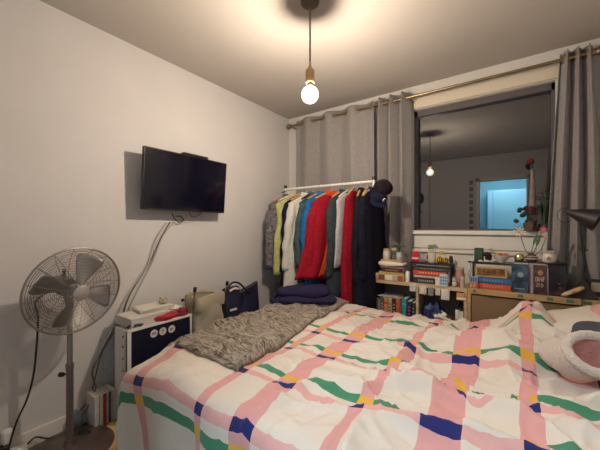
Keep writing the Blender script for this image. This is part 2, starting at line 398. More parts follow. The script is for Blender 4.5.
# adapter and socket on the wall at far left
pa = empty('power_strip', (.04, .385, 0), 'white power strip with a black plug at the foot of the left wall', 'power strip')
build('strip', MB().box(.018, .07, .30, .455, .002, .045, bev=.006), M['metalw'], pa)
build('plug', MB().box(.025, .062, .345, .385, .045, .085, bev=.006), M['black'], pa)
build('lead', MB().tube(smoothpts([(.03, .45, .085-.06), (.03, .49, .05), (.04, .54, .02), (.05, .60, .012)]), .004, 6), M['black'], pa)
pa2 = tag(build('white_adapter', MB().box(.013, .06, .36, .40, .088, .15, bev=.006), M['metalw']), 'white plug adapter above the power strip at the far left', 'adapter')

# ------------------------------------------------------------------ magazines beside the cabinet
T0 = TR((.10, .80, 0), rz=math.radians(-12))
cols = [(.60, .56, .52), (.62, .58, .53), (.50, .46, .43), (.60, .57, .52), (.42, .03, .03), (.58, .55, .50), (.10, .09, .09), (.52, .50, .46), (.60, .56, .52)]
adj = ['first white', 'second white', 'greyish', 'white one beside the red', 'red', 'white one after the red', 'black', 'pale grey', 'last white']
MAGN = ['leftmost white magazine standing in the row on the floor', 'white magazine second from the left in the row on the floor', 'greyish magazine third from the left in the row on the floor', 'white magazine touching the left of the red one', 'red magazine standing among white ones on the floor', 'white magazine touching the right of the red one', 'thin black magazine standing in the row on the floor', 'pale grey magazine just right of the thin black one', 'white magazine at the right end of the row by the bed']
yy = .728
for i, c in enumerate(cols):
    th = .0105 if i % 4 else .0145
    m0 = TR((.135-.004*(i % 2), yy, 0), rz=PI/2)   # spine faces the bed, row runs along the wall
    o = empty('magazine', (.08, yy, 0), MAGN[i], 'magazine', 'magazines standing on the floor')
    build('cover', MB().box(0, .0012, 0, .115, 0, .185, m0).box(th-.0012, th, 0, .115, 0, .185, m0).box(0, th, 0, .0012, 0, .185, m0), plain(c), o, smooth=False)
    build('pages', MB().box(.0012, th-.0012, .0012, .112, .002, .183, m0), M['paper'], o, smooth=False)
    yy += th+.001
tag(build('cardboard_sheet', MB().box(-.13, .13, -.12, .16, .002, .006, TR((.33, .74, 0), rz=.5)), mat('yellow_card', (.55, .38, .15), .7, var=.1)), 'yellow cardboard sheet lying on the floor by the bed', 'cardboard')
tag(build('charger', MB().box(-.03, .03, -.02, .02, 0, .03, TR((.15, .67, .001), rz=.3), bev=.006), M['black']), 'small black charger on the floor left of the magazines', 'charger')
tag(build('dust_bag', MB().ball((.05, .665, .058), .035, .03, .06, f=lambda x, y, z: 1+.15*nz(x*2, y*2, z*2)), mat('blue_grey_cloth', (.10, .12, .16), .8)), 'small blue-grey bag tucked against the wall left of the magazines', 'bag')

# ------------------------------------------------------------------ cabinet with navy front
cb = empty('low_cabinet', (.21, 1.05, 0), 'low white cabinet with navy front and three round stickers at the bed foot', 'cabinet')
cx0, cx1, cy0, cy1, cz = .115, .272, .852, 1.275, .560
build('body', MB().box(cx0, cx1-.02, cy0, cy1, .0, cz-.001, bev=.003), mat('cabinet_side', (.42, .42, .44), .5), cb)
build('front_frame', MB().box(cx1-.16, cx1-.004, cy0-.006, cy0, 0, cz, bev=.001).box(cx1-.02, cx1, cy0-.006, cy0+.016, 0, cz+.002).box(cx1-.02, cx1+.001, cy0, cy1, cz-.010, cz+.003).box(cx1-.02, cx1, cy1-.012, cy1, 0, cz), M['white'], cb)
build('navy_front', MB().box(cx1-.018, cx1-.003, cy0+.017, cy1-.013, .01, cz-.0105), M['navy'], cb)
hh = MB()
for z in (.52, .46, .39, .32, .25): hh.tube([(cx1-.05, cy0-.0062, z), (cx1-.05, cy0-.009, z)], .007, 12)
build('screw_caps', hh, plain((.12, .11, .11)), cb)
for i, y in enumerate((1.006, 1.064, 1.125)):
    st = build('sticker', MB().tube([(cx1-.0028, y, .503-.002*i), (cx1-.001, y, .503-.002*i)], .024, 28), M['paper'], cb)
    s = MB()
    zc = .503-.002*i
    if i == 0: s.box(cx1-.001, cx1-.0002, y-.014, y+.014, zc-.006, zc+.006)
    elif i == 1: s.box(cx1-.001, cx1-.0002, y-.003, y+.003, zc-.014, zc+.012).tube([(cx1-.001, y, zc+.008), (cx1-.0002, y, zc+.008)], .007, 12)
    else: s.box(cx1-.001, cx1-.0002, y-.012, y+.004, zc-.010, zc+.008).box(cx1-.001, cx1-.0002, y+.006, y+.011, zc-.004, zc+.012)
    build('emblem', s, plain((.25, .24, .23)), st, smooth=False)
# things on the cabinet
def fbox(name, c, sx, sy, sz, rz, m, label, cat, parts=None, bev=.004, group=None):
    T = TR(c, rz=rz); o = empty(name, c, label, cat, group)
    b = build('body', MB().box(-sx/2, sx/2, -sy/2, sy/2, 0, sz, T, bev=bev), m, o)
    return o, T
o, T = fbox('paper_box', (.165, .995, .563), .18, .25, .058, .03, mat('white_card', (.60, .56, .52), .6), 'flat white cardboard box at the wall side of the cabinet top', 'box')
build('lid', MB().box(-.093, .093, -.128, .128, .043, .061, T, bev=.003), bpy.data.materials['white_card'], o)
o, T = fbox('paper_pile', (.150, 1.06, .625), .15, .20, .022, -.12, M['paper'], 'loose pile of white papers on the flat box', 'papers')
build('top_sheet', MB().box(-.078, .084, -.09, .105, .022, .0235, T @ Matrix.Rotation(.08, 4, 'Z')), M['paper'], o)
ti = empty('tissue_packet', (.175, 1.13, .650), 'crumpled beige tissue sticking up from the white box', 'tissue')
build('tissue', MB().ball((.165, 1.13, .668), .024, .03, .026, 24, 16, f=lambda x, y, z: 1+.5*nz(x*3, y*3, z*3)), mat('beige_tissue', (.40, .33, .25), .9), ti)
rp = mat('red_cloth', (.42, .012, .03), .7, bump=.3, bscale=40)
def lump(c, rx, ry, rz, seed, amp=.3, fr=2.2, T=None): return MB().ball(c, rx, ry, rz, 32, 20, T=T, f=lambda x, y, z: 1+amp*nz(x*fr+seed, y*fr, z*fr))
tag(build('red_pouch', lump((0, 0, .02), .035, .10, .026, 3, .35, T=TR((.238, 1.10, .562), rz=.0)), rp), 'red crumpled pouch lying on the front of the cabinet top', 'pouch')
tag(build('navy_pouch', lump((0, 0, .014), .028, .05, .017, 8, .35, T=TR((.238, .915, .563))), plain((.03, .03, .07), .7)), 'small dark navy pouch left of the red pouch', 'pouch')
tag(build('white_glove', lump((0, 0, .02), .04, .05, .024, 5, .4, T=TR((.19, 1.20, .58), rz=.4)), M['paper']), 'scrunched white paper bag at the right end of the cabinet top', 'bag')
tag(build('red_scarf', lump((0, 0, .02), .03, .045, .03, 12, .45, T=TR((.24, 1.215, .562))), plain((.20, .01, .03), .8)), 'dark red bundle beside the scrunched paper bag', 'cloth')

# ------------------------------------------------------------------ canvas hamper
hp = empty('canvas_hamper', (.32, 1.33, 0), 'beige canvas laundry hamper on folding metal legs, behind the foot of the bed', 'hamper')
cv = mat('beige_canvas', (.42, .36, .29), .9, var=.08, vscale=12, bump=.4, bscale=200)
def hamper_ring(z, t):
    r = []
    for k in range(40):
        a = 2*PI*k/40; c_, s_ = math.cos(a), math.sin(a)
        px = .32+.085*(abs(c_)**.5)*(1 if c_ > 0 else -1); py = 1.335+(.135-.01*t)*(abs(s_)**.5)*(1 if s_ > 0 else -1)
        q = .012*nz(a*1.6, z*9, 3)+.008*math.sin(3*a+z*14)
        r.append((px+q*c_, py+q*s_, z+(.012*math.sin(2*a+1)+.01*nz(a*2, 5) if t > .9 else 0)))
    return r
build('bag', MB().rings([hamper_ring(.12+.575*i/24, i/24) for i in range(25)], cap1=False), cv, hp)
build('folded_rim', MB().rings([[(p[0]+(p[0]-.32)*e, p[1]+(p[1]-1.335)*e, p[2]+dz) for p in hamper_ring(.695, 1)] for e, dz in ((.03, -.10), (.06, -.06), (.06, -.01), (.0, .004), (-.06, -.01))], cap0=False, cap1=False), mat('canvas_rim', (.42, .36, .26), .9, bump=.4, bscale=200), hp)
for y_b, y_t in ((1.21, 1.185), (1.46, 1.475)):
    lg = build('leg', MB().tube([(.21, y_b+.10*(1 if y_b < 1.3 else -1)*0, .0), (.40, y_t, .755)], .0075, 10), M['chrome'], hp)
    build('end_cap', MB().tube([(.398, y_t, .748), (.404, y_t, .778)], .012, 12), M['black'], lg)
    lg = build('leg', MB().tube([(.43, y_b, .0), (.262, y_t, .66)], .0075, 10), M['chrome'], hp)
    build('end_cap', MB().tube([(.262, y_t, .655), (.256, y_t, .675)], .012, 12), M['black'], lg)
# navy bags
nb = empty('navy_handbag', (.37, 1.53, 0), 'navy shoulder bag with looped strap and white trim, right of the canvas hamper', 'bag')
nm = mat('navy_nylon', (.012, .014, .045), .55, bump=.3, bscale=60)
def bagshape(cx, cy, hx, hy, z0, z1, seed, slump=.0):
    m = MB(); rs = []
    for i in range(19):
        t = i/18; z = z0+(z1-z0)*t
        tx = hx*(1-.65*t**2.2)*(1-.5*(1-min(1, t*6))); ty = hy*(1-.10*t)*(1-.12*(1-min(1, t*6)))
        r = []
        for k in range(36):
            a = 2*PI*k/36; c_, s_ = math.cos(a), math.sin(a)
            q = 1+.10*nz(c_*1.4+seed, s_*1.4, z*6)
            r.append((cx+tx*(abs(c_)**.7)*math.copysign(1, c_)*q, cy+ty*(abs(s_)**.55)*math.copysign(1, s_)*q, z+slump*s_*t+.012*nz(c_*2, s_*2, seed)*t))
        rs.append(r)
    return m.rings(rs)
build('body', bagshape(.37, 1.545, .07, .09, .35, .715, 1.3), nm, nb)
build('strap', MB().tube(smoothpts([(.39, 1.475, .66), (.40, 1.49, .725), (.40, 1.535, .762), (.40, 1.60, .75), (.40, 1.66, .70), (.40, 1.70, .66)]), .008, 8), nm, nb)
build('trim', MB().box(.437, .444, 1.475, 1.54, .715-.17, .715-.155, TR((-.0, 0, 0))).tube(smoothpts([(.41, 1.50, .70), (.415, 1.54, .716), (.415, 1.58, .705)]), .009, 8), M['paper'], nb)
build('base', MB().box(.31, .43, 1.46, 1.63, .02, .36, bev=.02), nm, nb)
nb2 = empty('tote_bag', (.36, 1.77, 0), 'dark navy tote bag with a pointed corner, against the wall by the clothes', 'bag')
build('body', bagshape(.34, 1.76, .08, .125, .02, .675, 4.1, slump=.045), nm, nb2)
build('handle', MB().tube(smoothpts([(.40, 1.66, .62), (.41, 1.67, .675), (.41, 1.73, .69), (.40, 1.76, .645)]), .006, 8), nm, nb2)

for o_, dx, dy, zs in ((hp, -.115, .105, .96), (nb, -.115, .10, .955), (nb2, -.12, .10, .955)):
    o_.location.x += dx; o_.location.y += dy; o_.scale.z = zs
# ------------------------------------------------------------------ bed
def g2(x, y, cx, cy, sx, sy): return math.exp(-((x-cx)/sx)**2-((y-cy)/sy)**2)
def ridge(x, y, z): return max(0, 1-abs(nz(x, y, z))*3.2)**2
def Hh(x, y):
    h = .566+.016*nz(x*2.3, y*2.3, 1.7)+.010*nz(x*5, y*6, 4.2)
    right = 1/(1+math.exp(-(x-1.55)*7))
    wx, wy = x+.08*nz(x*3, y*3, 8), y+.08*nz(x*3, y*3, 9)
    h += (.007+.038*right)*ridge(wx*3.6, wy*2.8, .5)+(.008+.026*right)*ridge(wx*2.2+3, wy*7.0, 2.5)+(.004+.010*right)*ridge(wx*11, wy*6, 5.5)+(.003+.006*right)*ridge(wx*9, wy*17, 7.5)
    h += .115*g2(x, y, 2.15, 2.05, .115, .17)+.06*g2(x, y, 2.30, 2.0, .2, .22)
    h += .05*g2(x, y, 2.02, 1.62, .16, .16)-.025*g2(x, y, 1.86, 1.38, .10, .12)+.045*g2(x, y, 2.2, 1.12, .18, .2)+.02*g2(x, y, 1.8, 1.15, .12, .2)
    h -= .055*g2(x, y, .64, .70, .16, .16)+.02*g2(x, y, .62, 1.0, .07, .25)
    h -= .045*g2(x, y, 1.84, 2.1, .16, .16)+.035*g2(x, y, 1.55, 2.2, .35, .16)
    return h
EX, EY0, EY1, RR = .665, .735, 2.175, .075
def drop(s, r=RR, slope=.0):
    if s <= 0: return 0, 0
    q = r*PI/2
    if s < q: return r*math.sin(s/r), r*(1-math.cos(s/r))
    return r+(s-q)*slope, r+(s-q)
def duvet_pos(u, v):
    su, s0, s1 = max(0, EX-u), max(0, EY0-v), max(0, v-EY1)
    hu, du = drop(su); h0, d0 = drop(s0); h1, d1 = drop(s1)
    x = min(u, 9) if su == 0 else EX-hu
    y = v
    if s0 > 0: y = EY0-h0
    if s1 > 0: y = EY1+h1
    if su > 0 and s0 > 0:
        k = min(su, s0); x -= .03*k; y -= .06*k
    if s0 > 0: x += .30*s0*math.exp(-max(0, u-EX)/.22)
    dv = max(d0, d1)
    dz = (du**3+dv**3)**(1/3.0)
    if dz > 0:                       # hanging folds
        f = min(1, dz/.25)
        if d0 > du: y -= f*(.018*math.sin(u*16+1.5*math.sin(u*5))+.010)+.012*nz(u*5, v*3, 2)*f
        else: x -= f*(.016*math.sin(v*19)+.010)
    return Vector((x, y, Hh(x, y)-dz))
bd = empty('double_bed', (1.59, 1.46, 0), 'double bed on a dark base, its foot towards the left wall', 'bed')
build('base', MB().box(.60, 2.56, .72, 2.16, .04, .27, bev=.01), mat('dark_bed_base', (.045, .030, .035), .8, bump=.2), bd)
build('mattress', MB().box(.675, 2.56, .765, 2.15, .272, .505, bev=.04), mat('mattress_ticking', (.55, .52, .48), .9), bd)
for lx in (.64, 2.5):
    for ly in (.80, 2.11): build('leg', MB().lathe([(0, 0), (.022, 0), (.028, .045), (0, .045)], (lx, ly, 0), 16), M['black'], bd)
U0, U1, V0, V1 = .28, 2.57, .27, 2.42
def dfn(s, t): return duvet_pos(U0+(U1-U0)*s, V0+(V1-V0)*t)
NU, NV = 300, 260
dm = MB().grid(dfn, NU, NV)
dv = build('duvet', dm, M['duvet'], None, ang=180, solid=0)
uvl = dv.data.uv_layers.new(name='cloth')
# woven checks shift where the cloth is pushed up in folds
def cloth_uv(u, v):
    r = 1/(1+math.exp(-(u-1.75)*8))
    du = .030*r*nz(u*3, v*3, 11)+.006*nz(u*6, v*6, 3)
    dvv = .085*r*nz(u*3.2, v*2.0, 21)+.010*nz(u*4, v*4, 13)
    dvv += .13*g2(u, v, 2.03, 1.16, .075, .13)-.06*g2(u, v, 1.82, 1.25, .08, .10)+.07*g2(u, v, 2.32, 1.10, .10, .12)
    return u+du, v+dvv
for lp in dv.data.loops:
    k = lp.vertex_index; i, j = k % (NU+1), k//(NU+1)
    uvl.data[lp.index].uv = cloth_uv(U0+(U1-U0)*i/NU, V0+(V1-V0)*j/NV)
tag(dv, 'white duvet with pink and green checks spread over the bed', 'duvet')
md = dv.modifiers.new('thickness', 'SOLIDIFY'); md.thickness = .012; md.offset = -1

# fur throw
fm, nt, b = nt_new('streaked_faux_fur')
N = nt.nodes; Lk = nt.links
tc = N.new('ShaderNodeTexCoord'); mp = N.new('ShaderNodeMapping'); mp.inputs['Scale'].default_value = (5, 26, 12); mp.inputs['Rotation'].default_value = (0, 0, .35)
n1 = N.new('ShaderNodeTexNoise'); n1.inputs['Scale'].default_value = 3.2; n1.inputs['Detail'].default_value = 7; n1.inputs['Distortion'].default_value = 1.0
rp_ = N.new('ShaderNodeValToRGB'); e = rp_.color_ramp.elements
e[0].position = .37; e[0].color = (.075, .055, .040, 1); e[1].position = .64; e[1].color = (.42, .345, .265, 1)
x_ = rp_.color_ramp.elements.new(.49); x_.color = (.225, .178, .135, 1)
Lk.new(tc.outputs['Object'], mp.inputs[0]); Lk.new(mp.outputs[0], n1.inputs['Vector']); Lk.new(n1.outputs['Fac'], rp_.inputs[0]); Lk.new(rp_.outputs[0], b.inputs['Base Color'])
bp = N.new('ShaderNodeBump'); bp.inputs['Strength'].default_value = .8; bp.inputs['Distance'].default_value = .012; Lk.new(n1.outputs['Fac'], bp.inputs['Height']); Lk.new(bp.outputs[0], b.inputs['Normal'])
S(b, 'Roughness', 1.0); S(b, 'Sheen Weight', .3); S(b, 'Specular IOR Level', .1)
A_, B_, C_, D_ = Vector((.605, .89)), Vector((1.185, .855)), Vector((1.02, 2.20)), Vector((.56, 2.17))
def thr(s, t):
    e_ = min(s, 1-s, t, 1-t)
    p = (A_*(1-s)+B_*s)*(1-t)+(D_*(1-s)+C_*s)*t
    x = p.x+.018*nz(p.x*4, p.y*5, 6); y = p.y+.018*nz(p.x*5, p.y*4, 7)
    f = min(1, e_/.05); prof = math.sqrt(max(0, 1-(1-f)**2))
    z = max(Hh(x, y)-(.02 if x < EX+.02 else 0), .50)+.004+.024*prof+prof*(.014*nz(x*16, y*9, 3)+.026*ridge(x*5, y*4+x*2, 6)+.006*nz(x*40, y*30, 1))
    return (x, y, z)
th = build('fur_throw', MB().grid(thr, 110, 220), fm, None, ang=180)
tag(th, 'grey-brown fur throw folded across the foot of the bed', 'throw')
md = th.modifiers.new('thickness', 'SOLIDIFY'); md.thickness = .02; md.offset = -1

# folded navy sweater on the throw
sw = empty('folded_sweater', (.80, 1.92, .62), 'dark navy sweater folded into a bundle on the fur throw', 'sweater')
swm = mat('navy_knit', (.022, .018, .055), .95, bump=.5, bscale=120, spec=.15)
Tsw = TR((.80, 1.905, .606), rz=math.radians(37))
def roll(s, t, rx, ry, rz_, seed, z0):
    pass
def cushion(hx, hy, hz, seed, amp=.12, e=.45, nu=64, nv=24, T=None, wr=6):
    m = MB(); rs = []
    for i in range(nv+1):
        th_ = -PI/2+PI*i/nv; cz, sz = math.cos(th_), math.sin(th_)
        r = []
        for k in range(nu):
            a = 2*PI*k/nu; c_, s_ = math.cos(a), math.sin(a)
            sx = math.copysign(abs(c_)**e, c_); sy = math.copysign(abs(s_)**e, s_)
            q = max(cz, .02)**.45
            x, y, z = hx*sx*q, hy*sy*q, hz*math.copysign(abs(sz)**.8, sz)
            w_ = amp*(nz(x*wr+seed, y*wr, z*wr)+.5*nz(x*wr*2.5+seed, y*wr*2.5, z*3))
            r.append((x*(1+w_*.3), y*(1+w_*.3), z*(1+w_)+hz))
        rs.append(r)
    return m.rings(rs, T=T)
build('lower_fold', cushion(.155, .225, .028, 2.0, .5, .5, T=Tsw @ Matrix.Rotation(-PI/2, 4, 'Z')), swm, sw, ang=180)
build('upper_fold', cushion(.135, .20, .034, 5.0, .6, .5, T=Tsw @ Matrix.Translation((-.01, .01, .040)) @ Matrix.Rotation(-PI/2, 4, 'Z')), swm, sw, ang=180)
build('sleeve', MB().tube(smoothpts([Tsw @ Vector(p) for p in ((-.19, .02, .05), (-.235, .0, .03), (-.25, -.06, .016), (-.19, -.12, .014))]), .020, 12), swm, sw, ang=180)
# ------------------------------------------------------------------ pillows and slipper boot at the head
pw = mat('pillow_cotton', (.62, .56, .49), .9, bump=.2, bscale=50)
pk = mat('pillow_pink', (.62, .32, .30), .9, bump=.2, bscale=50)
def pillow(name, c, hx, hy, hz, rz, rx, ry, m, label, seed):
    return tag(build(name, cushion(hx, hy, hz, seed, .22, .62, T=TR(c, rx, ry, rz), wr=7), m, None, ang=180), label, 'pillow')
p1 = empty('pillow', (2.42, 2.02, .60), 'white pillow with a pink corner, nearest the shelves', 'pillow')
build('pillowcase', cushion(.16, .17, .060, 3.3, .22, .62, T=TR((2.40, 2.06, .615), .10, -.28, .08), wr=7), pw, p1, ang=180)
build('pink_border', cushion(.050, .14, .045, 6.3, .22, .62, T=TR((2.49, 2.06, .68), .05, -.3, .1), wr=7), pk, p1, ang=180)
pillow('pillow', (2.455, 1.82, .632), .135, .17, .050, .05, 0, -.06, mat('slate_cotton', (.055, .065, .095), .9, bump=.2), 'dark slate blue pillow just behind the pink-lined slipper boot', 9.1)
# fluffy slipper boot lined with pink
fl = mat('white_fleece', (.62, .52, .45), 1.0, bump=1.0, bscale=130, sheen=.3)
fp = mat('pink_fleece', (.80, .36, .29), 1.0, bump=.9, bscale=140, sheen=.3)
sb = empty('slipper_boot', (2.25, 1.46, .64), 'fluffy white slipper boot with pink lining lying on the duvet by the pillows', 'slipper')
def fuzz(p, s=0): return 1+.035*nz(p[0]*55+s, p[1]*55, p[2]*55)
bt = MB(); rs = []
ax = [(2.245, 1.62, .668), (2.252, 1.58, .670), (2.264, 1.54, .674), (2.280, 1.50, .680), (2.300, 1.46, .692), (2.318, 1.43, .712), (2.332, 1.405, .740)]
sp = smoothpts(ax, 6); nn = len(sp)
for i, p in enumerate(sp):
    t = i/(nn-1); d = (sp[min(i+1, nn-1)]-sp[max(i-1, 0)]).normalized()
    uu = d.cross(Vector((0, 0, 1))).normalized(); ww = uu.cross(d)
    R1 = .078*math.sqrt(max(0.003, 1-(1-min(1, t/.35))**2))*(1+.12*t); R2 = .058*math.sqrt(max(0.003, 1-(1-min(1, t/.3))**2))*(1+.15*t)
    r = []
    for k in range(40):
        a = 2*PI*k/40; q = uu*math.cos(a)*R1+ww*math.sin(a)*R2; q = q*fuzz(p+q)*(1+.10*nz(q.x*12, q.y*12, q.z*12+t*3))
        r.append(p+q)
    rs.append(r)
outer = rs
build('upper', MB().rings(outer, cap1=False), fl, sb, ang=180)
pe = sp[-1]; de = (sp[-1]-sp[-3]).normalized()
cuff = [pe+(q-pe)*1.02 for q in outer[-1]]
build('cuff', MB().tube(cuff, .016, 10, closed=True), fl, sb, ang=180)
ln = []
for j in range(9):
    t = j/8; c_ = pe-de*(.16*t)+de*.012
    ln.append([c_+(q-pe)*(.90-.30*t*t)-de*0 for q in outer[-1]])
build('lining', MB().rings(ln, cap0=False), fp, sb, ang=180)

# ------------------------------------------------------------------ curtains, rod and rings
RZ, RYY = 2.268, 2.62
rod = empty('curtain_rod', (1.3, RYY, RZ), 'long brass curtain rod with ball finials under the ceiling', 'curtain rod')
build('rod', MB().tube([(.12, RYY, RZ), (2.50, RYY, RZ)], .011, 14), M['brass'], rod)
for x, s in ((.12, -1), (2.50, 1)):
    build('finial', MB().tube([(x, RYY, RZ), (x+s*.015, RYY, RZ)], .022, 16).ball((x+s*.035, RYY, RZ), .027), M['brass'], rod)
for x in (.145, 1.385, 2.478):
    build('bracket', MB().tube([(x, RYY, RZ), (x, RYY+.02, RZ-.018), (x, D-.01, RZ-.018)], .007, 10).tube([(x, D-.012, RZ-.018), (x, D-.001, RZ-.018)], .024, 16), M['brass'], rod)
def curtain(label, x0t, x1t, x0b, x1b, waves, ampt, ampb, z0, seed, m, phase=0.0, zt=2.315, cat='curtain', sag=0.0, rings_=True, mid=None):
    def cf(s, t):
        z = zt+(z0-zt)*t
        tt = t**1.1
        a0 = x0t+(x0b-x0t)*tt; a1 = x1t+(x1b-x1t)*tt
        if mid: a0 += mid[0]*math.sin(PI*min(1, t)); a1 += mid[1]*math.sin(PI*min(1, t))
        ss = s+.012*math.sin(s*31+seed)*t
        x = a0+(a1-a0)*ss
        amp = ampt+(ampb-ampt)*min(1, t*1.5)
        ph = 2*PI*waves*s+phase
        y = RYY+amp*math.sin(ph+.5*t*math.sin(seed+s*5))+.010*t*math.sin(ph*2.3+seed+t*3)
        x += .35*amp*math.sin(2*ph)*.4+.008*t*nz(s*8, t*5, seed)
        return (x, y, z)
    rt = empty('curtain', ((x0t+x1t)/2, RYY, max(0, z0)), label, cat)
    build('cloth', MB().grid(cf, int(waves*28)+20, 70), m, rt, ang=180, solid=.003)
    if rings_:
        k = 0
        while True:
            s = (k*.5*2*PI/2-phase)/(2*PI*waves) if False else (k*PI-phase)/(2*PI*waves)
            k += 1
            if s < .01: 
                if k > 60: break
                continue
            if s > .99: break
            p = cf(s, (zt-RZ)/(zt-z0)); q = cf(s+.004, (zt-RZ)/(zt-z0))
            d = Vector((q[0]-p[0], q[1]-p[1], 0)).normalized()
            a = math.atan2(d.y, d.x)
            T = TR((p[0], RYY, RZ), rz=a)
            g = MB().tube([(.025*math.cos(i*PI/12), 0, .025*math.sin(i*PI/12)) for i in range(24)], .005, 6, closed=True, T=T)
            build('grommet', g, M['brass'], rt)
    return rt
gc = M['fabric_grey']
curtain('wide grey curtain panel drawn flat behind the clothes rail', .175, 1.06, .165, 1.08, 3.5, .030, .022, .06, 1.0, gc, phase=.6)
curtain('bunched grey curtain at the left side of the window', 1.085, 1.385, 1.09, 1.36, 3.0, .052, .045, .06, 2.2, gc, phase=2.2, mid=(.0, .015))
curtain('bunched grey curtain at the right side of the window, behind the desk lamp', 2.345, 2.50, 2.25, 2.535, 3.0, .045, .036, .06, 4.4, gc, phase=.3, mid=(-.015, .02))

# ------------------------------------------------------------------ clothes rail
X0, X1, RLY, RLZ = .215, 1.148, 2.40, 1.548
cr = empty('clothes_rail', (.7, RLY, 0), 'white metal clothes rail loaded with garments in front of the drawn curtain', 'clothes rail')
build('hanging_bar', MB().tube([(X0, RLY, RLZ), (X1, RLY, RLZ)], .0125, 14), M['metalw'], cr)
for x in (X0, X1):
    build('post', MB().tube([(x, RLY, .03), (x, RLY, RLZ+.015)], .0125, 14), M['metalw'], cr)
    build('foot', MB().tube([(x, RLY-.19, .02), (x, RLY+.13, .02)], .0125, 12), M['metalw'], cr)
    build('end_cap', MB().tube([(x, RLY, RLZ+.012), (x, RLY, RLZ+.04)], .016, 12), M['black'], cr)
build('lower_bar', MB().tube([(X0, RLY, .14), (X1, RLY, .14)], .010, 12), M['metalw'], cr)

def garment(name, label, cat, x, yaw, m, L=.75, hs=.20, hh=.22, th=.045, sl=.55, sr=.052, out=.05, collar=None, placket=None, seed=0, drop_=.085, sleeve_m=None, y=None, hanger='wood', hlab=None, folds=.010, cuff=None, shoulder=.075, swing=0.0, prt=None):
    y = RLY if y is None else y
    o = empty(name, (x, y, RLZ-drop_), label, cat, 'garments on the clothes rail')
    o.rotation_euler = (0, 0, math.radians(90+yaw))
    def prof(d):
        if d < shoulder: return .055+(hs-.055)*(d/shoulder)**.85
        t = (d-shoulder)/(L-shoulder); return hs*(1-.10*math.sin(min(1, t*2.2)*PI))+(hh-hs)*t
    def thick(d):
        return .020+(th-.020)*min(1, d/.22)
    def bod(a, d):
        c_, s_ = math.cos(a), math.sin(a); t = d/L
        X = prof(d)*math.copysign(abs(c_)**.8, c_); Y = thick(d)*math.copysign(abs(s_)**.75, s_)
        f = folds*min(1, t*1.6)
        Y += f*math.sin(X*34+seed*2.1+1.2*math.sin(t*4+seed))+f*1.1*nz(X*9+seed, t*3.2, s_)
        X += .010*nz(s_*2, t*4, seed)+swing*t*t
        return Vector((X, Y, -d+(.012*math.sin(X*18+seed) if t > .98 else 0)))
    ds = [0, .012, .03, .05, shoulder, .10, .13]+[.13+(L-.13)*i/18 for i in range(1, 19)]
    b = MB().rings([[bod(2*PI*k/64, d) for k in range(64)] for d in ds])
    build('body', b, m, o, local=True, ang=180)
    for s in (-1, 1):
        if sl <= 0: break
        rs = []
        for i in range(21):
            t = i/20
            px = s*(hs-.035)+s*out*(1-(1-t)**2); pz = -shoulder-.018-sl*t*(1 if t > .1 else 1)
            py = .012*math.sin(t*5+seed)
            r0 = sr*(1.0-.32*t)*(.55+.45*min(1, t*7))
            r = []
            for k in range(20):
                a = 2*PI*k/20
                q = 1+.16*nz(math.cos(a)*1.3+seed, math.sin(a)*1.3, t*9+s*3)
                r.append((px+s*swing*0+r0*.95*math.cos(a)*q+.006*math.sin(t*21+seed), py+r0*.8*math.sin(a)*q, pz+.02*(1-t)*(1-s*math.cos(a))*.5))
            rs.append(r)
        sv = build('sleeve', MB().rings(rs), sleeve_m or m, o, local=True, ang=180)
        if cuff:
            e = rs[-1]; cx_ = sum(p[0] for p in e)/20; cy_ = sum(p[1] for p in e)/20; cz_ = e[0][2]
            build('cuff', MB().rings([[(cx_+(p[0]-cx_)*1.06, cy_+(p[1]-cy_)*1.06, cz_+dz) for p in e] for dz in (.035, .0, -.008)]), cuff, sv, local=True, ang=180)
    if collar:
        rs = []
        for dz, e in ((-.02, 1.25), (.012, 1.12), (.030, 1.0), (.026, .85), (-.01, .8)):
            rs.append([(.058*e*math.cos(2*PI*k/28), .030*e*math.sin(2*PI*k/28)-.004, dz+.008*math.cos(2*PI*k/28)**2) for k in range(28)])
        build('collar', MB().rings(rs), collar, o, local=True, ang=180)
    if placket:
        def pf(s_, t_):
            d = .03+(L-.05)*t_; a = -PI/2+(s_-.5)*.16; p = bod(a, d); n_ = bod(-PI/2, d)
            return (p.x, min(p.y, n_.y)-.0035, p.z)
        build('front_opening', MB().grid(pf, 3, 40), placket, o, local=True, ang=180, solid=.003)
    if prt:
        nb_, pm = prt; mm = MB()
        for i in range(nb_):
            d = .12+(L-.2)*i/nb_; a = -PI/2+.5*math.sin(i*2.7+seed); p = bod(a, d)
            mm.ball((p.x, p.y-.002, p.z), .014+.006*math.sin(i), .003, .018, 10, 6)
        build('pattern_patches', mm, pm, o, local=True)
    # the hanger carries it and is a thing of its own
    if hanger:
        hm = {'wood': M['walnut'], 'white': M['metalw'], 'black': M['black']}[hanger]
        h = empty('clothes_hanger', (x, y, RLZ), hlab or ('%s hanger holding the %s' % ({'wood': 'wooden', 'white': 'white', 'black': 'black'}[hanger], label.split(',')[0])), 'hanger', 'hangers on the clothes rail')
        h.rotation_euler = o.rotation_euler
        build('hook', MB().tube([(0, .016*math.sin(a_)*0+0.0, 0) if False else (.0165*math.cos(a_), 0, .0165*math.sin(a_)) for a_ in [math.radians(200-20*i) for i in range(13)]]+[(0, 0, -.03), (0, 0, -drop_+.035)], .0016, 6), M['chrome'], h, local=True)
        aw = hs-.03
        build('arms', MB().tube([(-aw, 0, -drop_-.052+.012), (-aw*.5, 0, -drop_-.012+.012), (0, 0, -drop_+.028), (aw*.5, 0, -drop_-.012+.012), (aw, 0, -drop_-.052+.012)], .0085, 8), hm, h, local=True)
    return o
def cl(name, col, v=.10, sc=30, bump=.3, bs=90, col2=None, **k): return mat(name, col, .95, spec=.12, var=v, vscale=sc, bump=bump, bscale=bs, col2=col2, **k)
